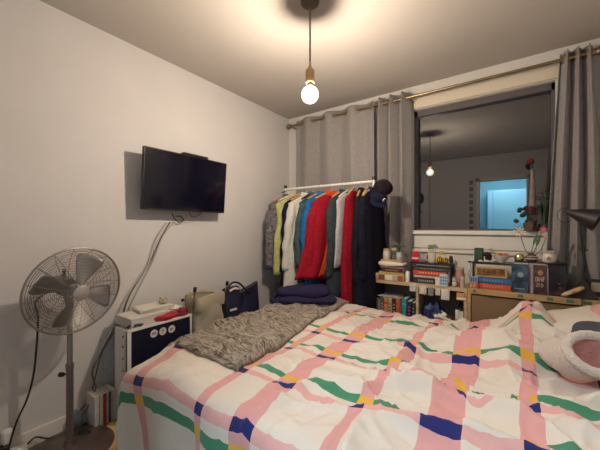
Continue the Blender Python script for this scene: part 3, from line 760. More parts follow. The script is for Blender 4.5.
garment('jacket', 'grey patterned jacket, leftmost garment on the clothes rail', 'jacket', .250, -24, cl('grey_patterned', (.075, .07, .08), .35, 45, col2=(.24, .22, .24)), L=.70, hs=.215, sl=.60, out=.035, seed=1, collar=cl('grey_plain', (.10, .095, .10)), cuff=cl('navy_cuff', (.03, .03, .06)), th=.05)
garment('shirt', 'pale yellow-green shirt second from the left on the rail', 'shirt', .325, -26, cl('yellow_green', (.50, .50, .20), .12), L=.74, hs=.20, sl=.0, seed=2, collar=cl('cream_collar', (.55, .50, .38)), placket=cl('cream_placket', (.52, .48, .30)), prt=(7, plain((.16, .15, .08))), hanger='white')
garment('sweater', 'dark navy sweater between the yellow-green and white shirts', 'sweater', .385, -14, cl('dark_navy', (.012, .014, .035)), L=.83, hs=.19, sl=.62, seed=3, out=.03, hanger='wood')
garment('shirt', 'long white shirt with small dark marks near the rail\'s left half', 'shirt', .470, -20, cl('off_white', (.60, .58, .54), .06), L=.88, hs=.205, sl=.60, out=.055, seed=4, swing=-.04, collar=cl('off_white_b', (.62, .60, .55), .06), prt=(5, plain((.10, .09, .10))))
garment('denim_shirt', 'faded teal denim shirt right of the long white shirt', 'shirt', .545, -6, cl('teal_denim', (.05, .085, .10), .25), L=.80, hs=.19, sl=.56, seed=5, collar=cl('teal_denim_b', (.07, .11, .13), .2), hanger='black')
garment('jacket', 'bright blue jacket just left of the red coat', 'jacket', .632, -10, cl('bright_blue', (.015, .13, .34), .15), L=.86, hs=.20, sl=.58, seed=6, collar=cl('bright_blue_b', (.02, .16, .40)), sr=.05)
garment('coat', 'bright red coat with an orange edge down its front', 'coat', .750, -24, cl('bright_red', (.29, .010, .022), .12), L=.74, hs=.205, hh=.23, sl=.62, sr=.060, out=.08, th=.055, seed=7, swing=-.16, collar=cl('orange_red', (.62, .06, .012)), placket=cl('orange_lining', (.62, .09, .012)), folds=.014)
garment('coat', 'dark slate green coat between the red coat and the white top', 'coat', .868, -6, cl('slate_green', (.030, .045, .052), .15), L=.90, hs=.20, hh=.23, sl=.62, out=.045, seed=8, collar=cl('slate_green_b', (.035, .05, .058)), th=.055)
garment('top', 'light grey top squeezed beside the long red dress', 'top', .912, -5, cl('light_grey', (.40, .39, .41), .1), L=.62, hs=.17, sl=.0, seed=9, folds=.006, th=.03, hanger='white')
garment('dress', 'long plain red dress reaching behind the bed', 'dress', .965, 2, cl('crimson', (.25, .007, .018), .12), L=1.22, hs=.15, hh=.21, sl=.0, th=.05, seed=10, folds=.018, drop_=.07)
garment('coat', 'long black coat right of the red dress', 'coat', 1.035, 14, cl('blackish', (.010, .011, .018), .2), L=1.12, hs=.19, hh=.22, sl=.66, out=.03, seed=11, collar=cl('blackish_b', (.014, .014, .022)), th=.055)
garment('dress', 'dark navy dress with a white strap near the rail end', 'dress', 1.090, 8, cl('midnight', (.012, .013, .03), .2), L=1.05, hs=.17, hh=.20, sl=.0, seed=12, collar=None, placket=cl('white_strap', (.50, .49, .50)), th=.05)
garment('jacket', 'black jacket last on the rail beneath the hats', 'jacket', 1.138, -4, cl('night_black', (.009, .010, .02), .2), L=.95, hs=.19, sl=.62, out=.03, seed=13, th=.05, hanger='wood', collar=cl('night_black_b', (.02, .02, .05)))

# hats on the rail end
ht = empty('felt_hat', (1.245, 2.33, 1.50), 'dark brown felt cap hanging on the right end of the clothes rail', 'hat')
fel = cl('dark_felt', (.016, .011, .015), .2, 20)
Th = TR((1.262, 2.305, 1.475), rx=math.radians(62), rz=math.radians(28))
def dome(T, r, hgt, m, name, parent):
    return build(name, MB().lathe([(r*math.cos(t*PI/20), hgt*math.sin(t*PI/20)) for t in range(0, 10)]+[(.002, hgt)], (0, 0, 0), 32, T), m, parent, ang=180)
dome(Th, .070, .066, fel, 'crown', ht)
build('band', MB().tube(circ(.070, .004, 40), .006, 8, closed=True, T=Th), fel, ht)
build('button', MB().ball((0, 0, .067), .008, T=Th), fel, ht)
h2 = empty('baseball_cap', (1.215, 2.29, 1.41), 'navy baseball cap with a small white mark, hanging under the felt cap', 'hat')
nvy = cl('cap_navy', (.010, .012, .035), .15, 20)
Tc = TR((1.225, 2.30, 1.40), rx=math.radians(40), ry=math.radians(12), rz=math.radians(35))
dome(Tc, .070, .06, nvy, 'crown', h2)
def brim(s, t):
    a = -PI*.5+(s-.5)*1.9; r = .066+.055*t*math.cos((s-.5)*2.4)
    return Tc @ Vector((r*math.cos(a), r*math.sin(a), .002-.012*t+.012*abs(s-.5)))
build('brim', MB().grid(brim, 16, 6), nvy, h2, ang=180, solid=.003)
cmk = MB(); a0 = -PI/2+.5
cpts = [Tc @ Vector((.070*math.cos(a0+.13*math.cos(q))*(1.0), .070*math.sin(a0+.13*math.cos(q)), .028+.014*math.sin(q))) for q in [math.radians(50+26*i) for i in range(11)]]
build('white_mark', cmk.tube(cpts, .0035, 6), M['paper'], h2)
tag(build('hair_bobble', MB().tube(circ(.02, 0, 24), .005, 8, closed=True, T=TR((.222, 2.365, 1.52), rx=.3)), plain((.03, .03, .03))), 'black band hooked on the left end of the clothes rail', 'band')
bh = tag(build('leather_tag', MB().box(-.02, .02, -.004, .004, 0, .09, TR((.235, 2.19, .60), rx=.1), bev=.003), plain((.20, .16, .11))), 'brown leather tag hanging behind the folded sweater', 'tag')
bpy.data.objects.remove(bh)

# ------------------------------------------------------------------ shelves along the back wall
FY, BY = 2.36, 2.55
sa = empty('open_bookcase', (1.48, 2.46, 0), 'pale open bookcase crowded with books and trinkets under the window', 'bookcase')
TA = .744
def ubox(name, x0, x1, z0, z1, m, p, y0=FY, y1=BY, bev=.0015): return build(name, MB().box(x0, x1, y0, y1, z0, z1, bev=bev), m, p)
ubox('top_board', 1.142, 1.836, TA-.026, TA, M['pale_oak'], sa)
ubox('side_panel', 1.142, 1.160, 0, TA-.0265, M['pale_oak'], sa); ubox('side_panel', 1.816, 1.836, 0, TA-.0265, M['pale_oak'], sa)
ubox('divider', 1.496, 1.514, .03, TA-.0265, M['pale_oak'], sa)
ubox('shelf', 1.1605, 1.4955, .345, .365, M['pale_oak'], sa); ubox('shelf', 1.5145, 1.8155, .345, .365, M['pale_oak'], sa)
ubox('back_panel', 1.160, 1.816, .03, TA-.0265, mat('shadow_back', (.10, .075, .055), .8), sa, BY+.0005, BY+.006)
ubb = empty('box_shelf', (2.19, 2.46, 0), 'light oak shelf unit with brown panels and green tape on its top edge', 'shelf')
TB = .750
ubox('top_board', 1.838, 2.545, TB-.036, TB, M['oak'], ubb)
for x in (1.838, 2.157, 2.525): ubox('upright', x, x+.020, 0, TB-.0365, M['oak'], ubb)
for x0, x1 in ((1.859, 2.156), (2.178, 2.524)):
    pn_ = build('brown_panel', MB().box(x0, x1, FY+.012, BY, .03, TB-.045, bev=.004), M['card'], ubb)
ubox('plinth', 1.859, 2.524, 0, .028, M['oak'], ubb, FY+.01)
grn = mat('green_tape', (.06, .16, .07), .6)
for x, w_ in ((1.872, .018), (2.118, .030), (2.262, .030), (2.352, .034), (2.425, .036)):
    build('green_tape', MB().box(x, x+w_, FY-.0012, FY-.0002, TB-.026, TB-.008), grn, ubb)
build('dark_latch', MB().box(1.955, 1.995, FY-.006, FY-.0002, TB-.045, TB-.034, bev=.002), M['black'], ubb)

def book(x0, x1, y0, y1, z0, z1, col, label, mode='stand', band=None, rz=0.0, group=None, name='book', T=None, page=None):
    """stand: spine faces the bed; flat: lies with its spine to the bed; face: front cover to the bed"""
    c = ((x0+x1)/2, (y0+y1)/2, z0)
    o = empty(name, c, label, 'book', group)
    T = TR(c, rz=rz)
    X, Y, Z = x1-x0, y1-y0, z1-z0; k = .0022
    cm_ = plain(col, .45)
    mb = MB()
    if mode == 'stand':
        mb.box(-X/2, -X/2+k, -Y/2, Y/2, 0, Z, T).box(X/2-k, X/2, -Y/2, Y/2, 0, Z, T).box(-X/2, X/2, -Y/2, -Y/2+k, 0, Z, T)
        pg = MB().box(-X/2+k, X/2-k, -Y/2+k, Y/2-.004, .003, Z-.003, T)
    elif mode == 'flat':
        mb.box(-X/2, X/2, -Y/2, Y/2, 0, k, T).box(-X/2, X/2, -Y/2, Y/2, Z-k, Z, T).box(-X/2, X/2, -Y/2, -Y/2+k, 0, Z, T)
        pg = MB().box(-X/2+.004, X/2-.004, -Y/2+k, Y/2-.004, k, Z-k, T)
    else:
        mb.box(-X/2, X/2, -Y/2, -Y/2+k, 0, Z, T).box(-X/2, X/2, Y/2-k, Y/2, 0, Z, T).box(-X/2, -X/2+k, -Y/2, Y/2, 0, Z, T)
        pg = MB().box(-X/2+k, X/2-.004, -Y/2+k, Y/2-k, .003, Z-.003, T)
    build('cover', mb, cm_, o, smooth=False); build('pages', pg, page or M['paper'], o, smooth=False)
    if band:
        bm_ = MB(); e = .0006
        bc, kind = band
        if kind == 'title':
            if mode == 'stand':
                for i in range(4): bm_.box(-X*.28, X*.28, -Y/2-e, -Y/2, Z*(.45+.11*i), Z*(.45+.11*i)+Z*.05, T)
            else:
                n_ = 7
                for i in range(n_): bm_.box(-X*.3+X*.6*i/n_, -X*.3+X*.6*i/n_+X*.055, -Y/2-e, -Y/2, Z*.32, Z*.68, T)
        elif kind == 'end': bm_.box(X*.25, X*.48, -Y/2-e, -Y/2, Z*.05, Z*.95, T)
        elif kind == 'stripe':
            if mode == 'stand': bm_.box(-X*.5, X*.5, -Y/2-e, -Y/2, Z*.12, Z*.2, T).box(-X*.5, X*.5, -Y/2-e, -Y/2, Z*.8, Z*.86, T)
            else: bm_.box(-X*.42, X*.2, -Y/2-e, -Y/2, Z*.25, Z*.75, T)
        build('spine_print', bm_, plain(bc, .5), o, smooth=False)
    return o
# row of standing books in the left bay
row = [(.028, .225, (.16, .13, .12), None, 'grey-brown book at the left end of the row in the bookcase'),
       (.020, .215, (.28, .22, .17), None, 'tan book second from the left in the bookcase row'),
       (.026, .232, (.10, .09, .09), ((.35, .3, .25), 'title'), 'dark grey book beside the orange one in the bookcase row'),
       (.034, .235, (.52, .22, .06), ((.35, .05, .04), 'stripe'), 'pale orange book in the left bay of the bookcase'),
       (.030, .238, (.50, .33, .17), ((.15, .10, .08), 'title'), 'cream tan book right of the pale orange one'),
       (.026, .236, (.035, .02, .025), ((.30, .25, .2), 'title'), 'thin black book between cream and deep orange books'),
       (.036, .242, (.42, .10, .02), None, 'deep orange book in the middle of the bookcase row'),
       (.012, .230, (.20, .18, .17), None, 'thin grey book pressed against the teal one'),
       (.034, .248, (.02, .26, .27), ((.05, .40, .42), 'stripe'), 'teal book in the left bay of the bookcase'),
       (.034, .232, (.03, .012, .05), ((.42, .05, .2), 'title'), 'dark purple book right of the teal one'),
       (.026, .225, (.012, .03, .03), ((.10, .32, .12), 'title'), 'blackish green book at the right end of the row')]
xx = 1.166
for w_, h_, c_, bnd, lb in row:
    book(xx, xx+w_, FY+.012, FY+.172, .3655, .3655+h_, c_, lb, 'stand', bnd, group='books in the left bay of the bookcase'); xx += w_+.0015
tag(build('magazine', MB().box(-.085, .085, -.07, .07, 0, .005, TR((1.27, FY+.10, .6062), ry=-.03)), plain((.50, .47, .48), .3)), 'pale magazine lying across the tops of the standing books', 'magazine')
# middle bay: blue plastic bag, dark red bag and white paper
tag(build('plastic_bag', lump((0, 0, .11), .080, .06, .125, 4, .35, 3.0, TR((1.60, FY+.085, .366))), mat('blue_plastic', (.006, .010, .05), .25, bump=.8, bscale=30, col2=(.03, .045, .13), vscale=14)), 'crumpled shiny blue plastic bag in the middle bay of the bookcase', 'bag')
drb = empty('dark_red_bag', (1.665, FY+.07, .366), 'dark red cloth bag slumped in the middle bay of the bookcase', 'bag')
build('body', lump((0, 0, .075), .115, .055, .09, 9, .25, 2.0, TR((1.665, FY+.065, .366))), mat('maroon_cloth', (.09, .010, .016), .8, bump=.3), drb)
tag(build('paper_bag', MB().grid(lambda s, t: (1.62+.15*s+.02*nz(s*4, t*3), FY+.01+.06*t+.02*nz(s*3, t*3, 5), .515+.03*math.sin(s*5)*t+.012*(1-abs(s-.45)*2)*t-.02*s+.02*nz(s*5, t*5, 2)), 14, 10), M['paper'], None, ang=180, solid=.004), 'white crumpled paper lying on top of the dark red bag', 'paper')
for i, lb in enumerate(('white file box left of its twin beside the brown panels', 'white file box touching the light oak shelf unit')):
    o = empty('file_box', (1.775+i*.024, FY+.09, .366), lb, 'file', 'white file boxes')
    build('box', MB().box(1.762+i*.026, 1.785+i*.026, FY+.01, FY+.17, .3655, .585-.006*i, bev=.002), M['paper'], o)
    build('dark_top', MB().box(1.763+i*.026, 1.784+i*.026, FY+.012, FY+.168, .586-.006*i, .600-.006*i, bev=.001), M['black'], o)
    build('spine_mark', MB().box(1.768+i*.026, 1.779+i*.026, FY+.0092, FY+.0099, .44, .52), plain((.25, .25, .28)), o)
# papers taped over the shelf edge
notes = [(1.452, 1.497, .662, .715, (.60, .56, .50), 'white note taped on the shelf edge above the divider, left of the next one'),
         (1.522, 1.572, .650, .712, (.62, .57, .52), 'white note taped just right of the divider on the shelf edge'),
         (1.583, 1.622, .646, .705, (.20, .18, .18), 'small grey photo taped on the bookcase edge'),
         (1.634, 1.668, .655, .706, (.60, .55, .46), 'narrow cream note taped right of the small grey photo'),
         (1.672, 1.727, .628, .702, (.64, .62, .60), 'largest white note hanging lowest from the shelf edge'),
         (1.772, 1.828, .640, .690, (.52, .24, .08), 'orange and white label taped at the right end of the bookcase')]
for x0, x1, z0, z1, c_, lb in notes:
    z0 += .02; z1 += .02
    o = empty('paper_note', ((x0+x1)/2, FY-.003, z0), lb, 'note', 'notes taped to the bookcase edge')
    build('sheet', MB().grid(lambda s, t: (x0+(x1-x0)*s, FY-.002-.006*(1-t)**2, z0+(z1-z0)*t), 2, 6), plain(c_, .8), o, solid=.0008)
    mk = MB()
    for q in range(3): mk.box(x0+.006, x1-.008-.006*(q % 2), FY-.0085+.0017*q, FY-.0077+.0017*q, z0+.012+q*.012, z0+.0145+q*.012)
    if c_[0] > .5 and 'orange' not in lb: build('print_lines', mk, plain((.36, .34, .36)), o, smooth=False)
    if 'orange' in lb: build('white_band', MB().box(x0, x1, FY-.0095, FY-.0085, z0+.004, z0+.020), M['paper'], o)

# ---- left stack on the bookcase
K = TA+.0005
yb = empty('picture_box', (1.27, 2.44, K), 'yellow-edged flat box with small pictures, lowest of the left stack', 'box')
build('box', MB().box(1.165, 1.405, FY-.004, 2.50, K, K+.052, bev=.002), mat('straw_yellow', (.48, .36, .10), .6, var=.1), yb)
for x0, x1, c_ in ((1.172, 1.20, (.45, .36, .25)), (1.205, 1.255, (.20, .04, .03)), (1.262, 1.318, (.60, .56, .54)), (1.325, 1.355, (.36, .33, .34)), (1.36, 1.40, (.28, .07, .04))):
    build('picture', MB().box(x0, x1, FY-.0052, FY-.0042, K+.004, K+.044), plain(c_), yb, smooth=False)
book(1.20, 1.395, FY+.02, 2.51, K+.053, K+.066, (.52, .44, .16), 'thin pale yellow book in the left stack', 'flat')
book(1.222, 1.392, FY+.02, 2.50, K+.0665, K+.093, (.07, .010, .035), 'dark maroon book with a dark end in the left stack', 'flat', ((.35, .2, .2), 'title'))
book(1.21, 1.40, FY+.025, 2.50, K+.0935, K+.108, (.36, .20, .20), 'thin rosy book above the maroon one in the left stack', 'flat')
wc = tag(build('white_cloth_pouch', cushion(.105, .06, .020, 4, .3, .5, T=TR((1.30, 2.43, K+.109))), M['paper'], None, ang=180), 'soft white zip pouch lying on the left stack of books', 'pouch')
K2 = K+.150
tr = empty('brown_tray', (1.30, 2.44, K2), 'thin brown wooden tray on the white pouch', 'tray')
build('base', MB().box(1.215, 1.385, 2.385, 2.50, K2, K2+.006, bev=.001), M['walnut'], tr)
build('rim', MB().box(1.215, 1.385, 2.385, 2.389, K2+.0062, K2+.014).box(1.215, 1.385, 2.496, 2.50, K2+.0062, K2+.014).box(1.215, 1.219, 2.39, 2.495, K2+.0062, K2+.014).box(1.381, 1.385, 2.39, 2.495, K2+.0062, K2+.014), M['walnut'], tr, smooth=False)
def jar(name, c, r, h, m, label, cat='jar', lid=None, prof=None, content=None, seg=24):
    o = empty(name, c, label, cat)
    P_ = prof or [(0, 0), (r*.9, 0), (r, h*.06), (r, h*.78), (r*.82, h*.92), (r*.85, h), (r*.78, h), (r*.75, h*.9), (r*.9, h*.75), (r*.9, h*.08), (0, h*.06)]
    build('vessel', MB().lathe(P_, c, seg), m, o)
    if lid: build('lid', MB().lathe([(0, h+.0005), (r*.9, h+.0005), (r*.92, h+.004), (r*.9, h+.016), (0, h+.019)], c, seg), lid, o)
    if content: build('content', MB().lathe([(0, h*.09), (r*.84, h*.09), (r*.84, h*.6), (0, h*.62)], c, seg), content, o)
    return o
K3 = K2+.0065
cream = mat('cream_glaze', (.60, .54, .45), .35, var=.04)
jar('ceramic_jar', (1.250, 2.42, K3), .028, .075, cream, 'cream ceramic jar at the left of the tray on the stack', lid=M['walnut'])
jar('glass_jar', (1.308, 2.44, K3), .024, .080, M['glass'], 'small glass jar in the middle of the brown tray', lid=cream, content=plain((.35, .33, .30)))
jar('glass_jar', (1.355, 2.415, K3), .025, .066, mat('pale_blue_glaze', (.36, .40, .42), .3), 'pale blue-grey jar at the right of the brown tray', lid=None)
def plant(name, pot_c, r, h, potm, leaves, lm, label, cat, spread, hgt, seed, lsize=.02, stemm=None):
    o = empty(name, pot_c, label, cat)
    build('pot', MB().lathe([(0, 0), (r*.75, 0), (r, h), (r*.9, h), (r*.85, h*.85), (0, h*.85)], pot_c, 24), potm, o)
    rng = random.Random(seed); st = MB(); lf = MB()
    for i in range(leaves):
        a = rng.random()*2*PI; rr = spread*(.3+.7*rng.random()); hh_ = hgt*(.55+.45*rng.random())
        b0 = Vector((pot_c[0], pot_c[1], pot_c[2]+h*.85)); tip = b0+Vector((rr*math.cos(a), rr*math.sin(a), hh_))
        midp = b0+Vector((rr*.25*math.cos(a), rr*.25*math.sin(a), hh_*.6))
        st.tube(smoothpts([b0, midp, tip], 5), .0012, 5)
        d = Vector((math.cos(a), math.sin(a), .35)).normalized(); sd = Vector((-math.sin(a), math.cos(a), 0))
        L_ = lsize*(.8+.5*rng.random()); k = len(lf.v)
        pts = []
        for j in range(7):
            t = j/6; w_ = math.sin(PI*min(.98, t*.9+.06))*L_*.42
            c_ = tip+d*(L_*2*(t-.1))+Vector((0, 0, -L_*.8*t*t))
            pts.append([c_-sd*w_+Vector((0, 0, w_*.3)), c_, c_+sd*w_+Vector((0, 0, w_*.3)), c_+Vector((0, 0, -.0012))])
        lf.rings(pts)
    build('stems', st, stemm or plain((.06, .12, .04)), o); f = build('foliage', lf, lm, o, ang=180); 
    return o
lfm = mat('leaf_green', (.035, .085, .03), .5, var=.3, vscale=30)
plant('potted_plant', (1.335, 2.475, K3), .022, .06, cream, 18, lfm, 'tiny leafy green plant behind the jars on the left stack', 'plant', .04, .075, 3, .018)
tag(build('white_tin', MB().lathe([(0, 0), (.016, 0), (.016, .075), (.012, .08), (0, .08)], (1.425, 2.40, K), 20), M['metalw']), 'slim white tin standing between the left stack and black riser', 'tin')

# ---- black riser shelf with books
rs_ = empty('black_riser', (1.58, 2.44, K), 'black desk riser on the bookcase holding a red and a black book', 'shelf')
rz0, rz1 = K, K+.155
blk = mat('black_lacquer', (.015, .014, .02), .35)
build('top_board', MB().box(1.445, 1.735, 2.38, 2.52, rz1-.014, rz1, bev=.002), blk, rs_)
build('side_panel', MB().box(1.447, 1.459, 2.382, 2.518, rz0, rz1-.0145, bev=.002), blk, rs_)
build('side_panel', MB().box(1.721, 1.733, 2.382, 2.518, rz0, rz1-.0145, bev=.002), blk, rs_)
book(1.468, 1.652, 2.39, 2.51, K, K+.040, (.025, .022, .026), 'black book lying at the bottom of the black riser', 'flat', ((.30, .28, .27), 'title'))
book(1.47, 1.70, 2.392, 2.512, K+.0405, K+.062, (.42, .40, .38), 'white and grey book between the black and red ones', 'flat')
book(1.468, 1.70, 2.39, 2.515, K+.0625, K+.098, (.58, .06, .025), 'thick red-orange book on top inside the black riser', 'flat', ((.62, .30, .16), 'title'))
book(1.475, 1.72, 2.395, 2.515, K+.0985, K+.122, (.055, .06, .08), 'dark grey-blue book under the riser top', 'flat', ((.20, .20, .22), 'title'))
wb_ = empty('tea_box', (1.69, 2.365, K), 'small white and light blue box standing in front of the riser', 'box')
build('box', MB().box(1.662, 1.715, 2.352, 2.378, K, K+.085, bev=.001), plain((.50, .54, .56)), wb_)
mk = MB()
for i in range(3):
    for j in range(3): mk.box(1.666+.016*j, 1.678+.016*j, 2.3508, 2.3518, K+.012+.022*i, K+.026+.022*i)
build('blue_print', mk, plain((.05, .25, .42)), wb_, smooth=False)
tag(build('white_card', MB().box(1.632, 1.660, 2.36, 2.372, K, K+.058, bev=.001), M['paper']), 'plain white card box left of the blue and white box', 'box')
Q = rz1+.0005
rb = empty('red_tin', (1.432, 2.44, Q), 'red square tin with a white band on the left end of the riser', 'tin')
T = TR((1.475, 2.44, Q), rz=.12)
build('body', MB().box(-.026, .026, -.025, .025, 0, .078, T, bev=.005), plain((.48, .012, .03), .3), rb)
build('white_band', MB().box(-.0265, .0265, -.0262, .0262, .022, .034, T, bev=.001), M['paper'], rb)
gb = empty('purple_picture_box', (1.53, 2.44, Q), 'small grey-purple box with a tiny picture next to the red tin', 'box')
build('body', MB().box(1.508, 1.562, 2.43, 2.47, Q, Q+.070, bev=.002), plain((.16, .12, .17)), gb)
build('picture', MB().box(1.514, 1.556, 2.4288, 2.4298, Q+.02, Q+.062), plain((.36, .30, .34)), gb)
mg = empty('white_mug', (1.595, 2.44, Q), 'white ceramic mug holding a small sprig on the black riser', 'mug')
build('body', MB().lathe([(0, 0), (.022, 0), (.027, .01), (.028, .078), (.025, .078), (.024, .012), (0, .01)], (1.595, 2.43, Q), 28), cream, mg)
build('handle', MB().tube(smoothpts([(1.570, 2.43, Q+.062), (1.555, 2.428, Q+.058), (1.550, 2.426, Q+.04), (1.557, 2.428, Q+.02), (1.571, 2.43, Q+.018)]), .0045, 8), cream, mg)
sp_ = empty('leaf_sprig', (1.595, 2.43, Q+.02), 'sprig of grey-green leaves standing in the white mug', 'plant')
st = MB(); lf = MB()
for i, (dx, dz, s) in enumerate(((-.012, .125, .017), (.018, .128, .018), (.032, .118, .014), (-.02, .108, .012), (.004, .112, .012))):
    st.tube([(1.595, 2.43, Q+.02), (1.595+dx*.4, 2.43, Q+.07), (1.595+dx, 2.428, Q+dz)], .0013, 5); lf.ball((1.595+dx, 2.427, Q+dz), s, .004, s*.6, 12, 8)
build('stems', st, plain((.10, .12, .08)), sp_); build('leaves', lf, plain((.16, .18, .14)), sp_)
# yellow and black bee ornaments
for i, (x, lb) in enumerate(((1.648, 'left bee-striped yellow and black ornament on the riser'), (1.690, 'right bee-striped yellow and black ornament on the riser'))):
    o = empty('bee_ornament', (x, 2.43, Q), lb, 'ornament', 'bee ornaments')
    r = .024-.003*i; c = (x, 2.43-.005*i, Q+r)
    build('body', MB().ball(c, r, r, r, 24, 16), plain((.62, .40, .02), .35), o)
    s = MB()
    for dx in (-.010, .004, .016): s.tube([(c[0]+dx*r/.024, c[1]+math.cos(a)*math.sqrt(max(0, r*r-(dx*r/.024)**2))*1.0, c[2]+math.sin(a)*math.sqrt(max(0, r*r-(dx*r/.024)**2))) for a in [2*PI*k/24 for k in range(24)]], .0032, 6, closed=True)
    build('stripes', s, M['black'], o)
    build('wing', MB().ball((c[0]-.006, c[1]-.004, c[2]+r+.008), .012, .004, .014, 12, 8), plain((.55, .48, .25)), o)
tag(build('yellow_flower_pick', MB().ball((1.655, 2.47, Q+.074), .016, .010, .014, 14, 8).tube([(1.655, 2.47, Q), (1.655, 2.47, Q+.066)], .002, 6), plain((.62, .46, .05))), 'yellow round bloom on a stick behind the bee ornaments', 'ornament')
tag(build('dark_bow', MB().ball((1.722, 2.45, Q+.03), .014, .010, .026, 14, 10, f=lambda x, y, z: 1+.5*nz(x*3, y*3, z*3)).ball((1.722, 2.45, Q+.008), .010, .010, .009, 12, 8), plain((.02, .015, .02))), 'small dark figurine at the right end of the riser', 'figurine')
# pinkish candle jars and figure
pkj = mat('rosy_glass', (.45, .24, .19), .2, var=.1, coat=.5)
jar('candle_jar', (1.775, 2.455, K), .036, .112, pkj, 'rosy glass candle jar between the riser and the oak unit', 'candle', lid=plain((.45, .34, .28), .4))
wf = empty('white_figurine', (1.753, 2.385, K), 'small white animal figurine in front of the rosy candle jar', 'figurine')
build('body', MB().ball((1.753, 2.385, K+.02), .016, .014, .021, 20, 12).ball((1.753, 2.38, K+.048), .012, .011, .012, 18, 12), plain((.60, .52, .48), .35), wf)
build('ears', MB().ball((1.746, 2.382, K+.063), .004, .003, .009).ball((1.76, 2.382, K+.063), .004, .003, .009), plain((.55, .42, .40), .35), wf)
jar('perfume_bottle', (1.805, 2.385, K), .014, .058, plain((.50, .34, .30), .2), 'small pinkish perfume bottle right of the white figurine', 'bottle', lid=plain((.5, .45, .4), .3))
wv = empty('white_bunny_figure', (1.745, 2.50, K+.0), 'tall pale ceramic figure behind the rosy candle jar', 'figurine')
build('body', MB().lathe([(0, 0), (.022, 0), (.026, .04), (.018, .10), (.010, .135), (.014, .15), (.012, .168), (0, .176)], (1.745, 2.50, K)), plain((.58, .50, .46), .35), wv)

# ---- right unit
KB = TB+.0005
r2 = empty('black_display_riser', (1.98, 2.45, KB), 'black riser on the oak unit with books inside and trinkets on top', 'shelf')
yt = KB+.178
build('top_board', MB().box(1.862, 2.098, 2.385, 2.53, yt-.012, yt, bev=.002), blk, r2)
for x in (1.864, 2.086): build('side_panel', MB().box(x, x+.010, 2.387, 2.528, KB, yt-.0125, bev=.002), blk, r2)
book(1.892, 2.082, 2.388, 2.52, KB, KB+.040, (.56, .08, .025), 'red-orange book lying lowest in the display riser', 'flat', ((.50, .2, .1), 'title'))
book(1.890, 2.083, 2.390, 2.522, KB+.0405, KB+.078, (.02, .13, .33), 'blue book lying on the red-orange one in the display riser', 'flat', ((.10, .26, .45), 'title'))
fb_ = empty('wooden_picture_frame', (1.965, 2.42, KB+.079), 'small wide gold frame leaning in the top of the display riser', 'frame')
z0 = KB+.079
build('frame', MB().box(1.882, 2.062, 2.40, 2.41, z0, z0+.008).box(1.882, 2.062, 2.40, 2.41, z0+.058, z0+.066).box(1.882, 1.892, 2.40, 2.41, z0+.008, z0+.058).box(2.052, 2.062, 2.40, 2.41, z0+.008, z0+.058), plain((.48, .34, .12), .4), fb_, smooth=False)
build('picture', MB().box(1.892, 2.052, 2.404, 2.408, z0+.008, z0+.058), mat('amber_picture', (.06, .02, .01), .5, col2=(.30, .13, .03), vscale=40), fb_, smooth=False)
bx = empty('blue_card_box', (1.872, 2.368, KB), 'small pale blue patterned box at the left foot of the display riser', 'box')
build('box', MB().box(1.853, 1.898, 2.372, 2.384, KB+.034, KB+.080, bev=.001), plain((.30, .36, .52)), bx)
mk = MB()
for i in range(3): mk.box(1.857+.013*i, 1.866+.013*i, 2.3708, 2.3718, KB+.042, KB+.072)
build('print', mk, plain((.06, .10, .30)), bx, smooth=False)
ob = empty('orange_trinket_box', (1.872, 2.366, KB), 'orange and red patterned little box under the pale blue one', 'box')
build('box', MB().box(1.848, 1.900, 2.366, 2.386, KB, KB+.0335, bev=.002), plain((.45, .10, .03)), ob)
build('pattern', MB().box(1.853, 1.864, 2.3648, 2.3658, KB+.006, KB+.026).box(1.872, 1.884, 2.3648, 2.3658, KB+.01, KB+.03), plain((.58, .36, .14)), ob, smooth=False)
ge = tag(build('wire_plant_holder', MB().tube(smoothpts([(1.845, 2.47, KB+.165), (1.85, 2.46, KB+.11), (1.843, 2.45, KB+.05), (1.848, 2.44, KB+.001)]), .002, 6).tube(smoothpts([(1.843, 2.45, KB+.05), (1.835+.005, 2.42, KB+.09), (1.846, 2.40, KB+.12)]), .0018, 6).ball((1.848, 2.44, KB+.006), .007, .012, .006).ball((1.842, 2.46, KB+.17), .016, .010, .007), plain((.04, .05, .04))), 'thin dark green sprig beside the left of the display riser', 'plant')
Y_ = yt+.0005
gcn = empty('green_candle', (1.898, 2.47, Y_), 'dark green square candle tin on the display riser', 'candle')
build('body', MB().box(1.870, 1.926, 2.445, 2.50, Y_, Y_+.092, bev=.006), plain((.015, .045, .020), .3), gcn)
build('label', MB().box(1.876, 1.92, 2.4438, 2.4448, Y_+.02, Y_+.07), plain((.03, .07, .03), .5), gcn)
dp = plant('dark_flower_pot', (1.955, 2.46, Y_), .022, .045, plain((.03, .012, .025), .4), 10, lfm, 'small dark pot with purple petals and a pale bloom', 'plant', .028, .032, 8, .014)
build('petals', lump((1.948, 2.45, Y_+.05), .024, .02, .014, 2, .4), plain((.05, .008, .03)), dp)
build('pale_bloom', MB().ball((1.968, 2.45, Y_+.092), .013, .010, .009, 14, 8, f=lambda x, y, z: 1+.3*nz(x*4, y*4, z*4)), plain((.55, .50, .50)), dp)
for x, y, r, lb in ((1.912, 2.405, .011, 'white seashell nearest the green candle'), (1.948, 2.402, .013, 'pinkish white seashell in front of the dark pot'), (1.975, 2.405, .010, 'small white seashell left of the white bowl')):
    tag(build('seashell', MB().ball((x, y, Y_+r*.62), r*1.25, r, r*.65, 20, 12, f=lambda a, b, c: 1+.10*math.cos(9*math.atan2(b, a))), plain((.60, .50, .46), .4)), lb, 'seashell', 'seashells on the display riser')
bw = empty('white_bowl', (2.03, 2.445, Y_), 'white china bowl heaped with coloured trinkets on the display riser', 'bowl')
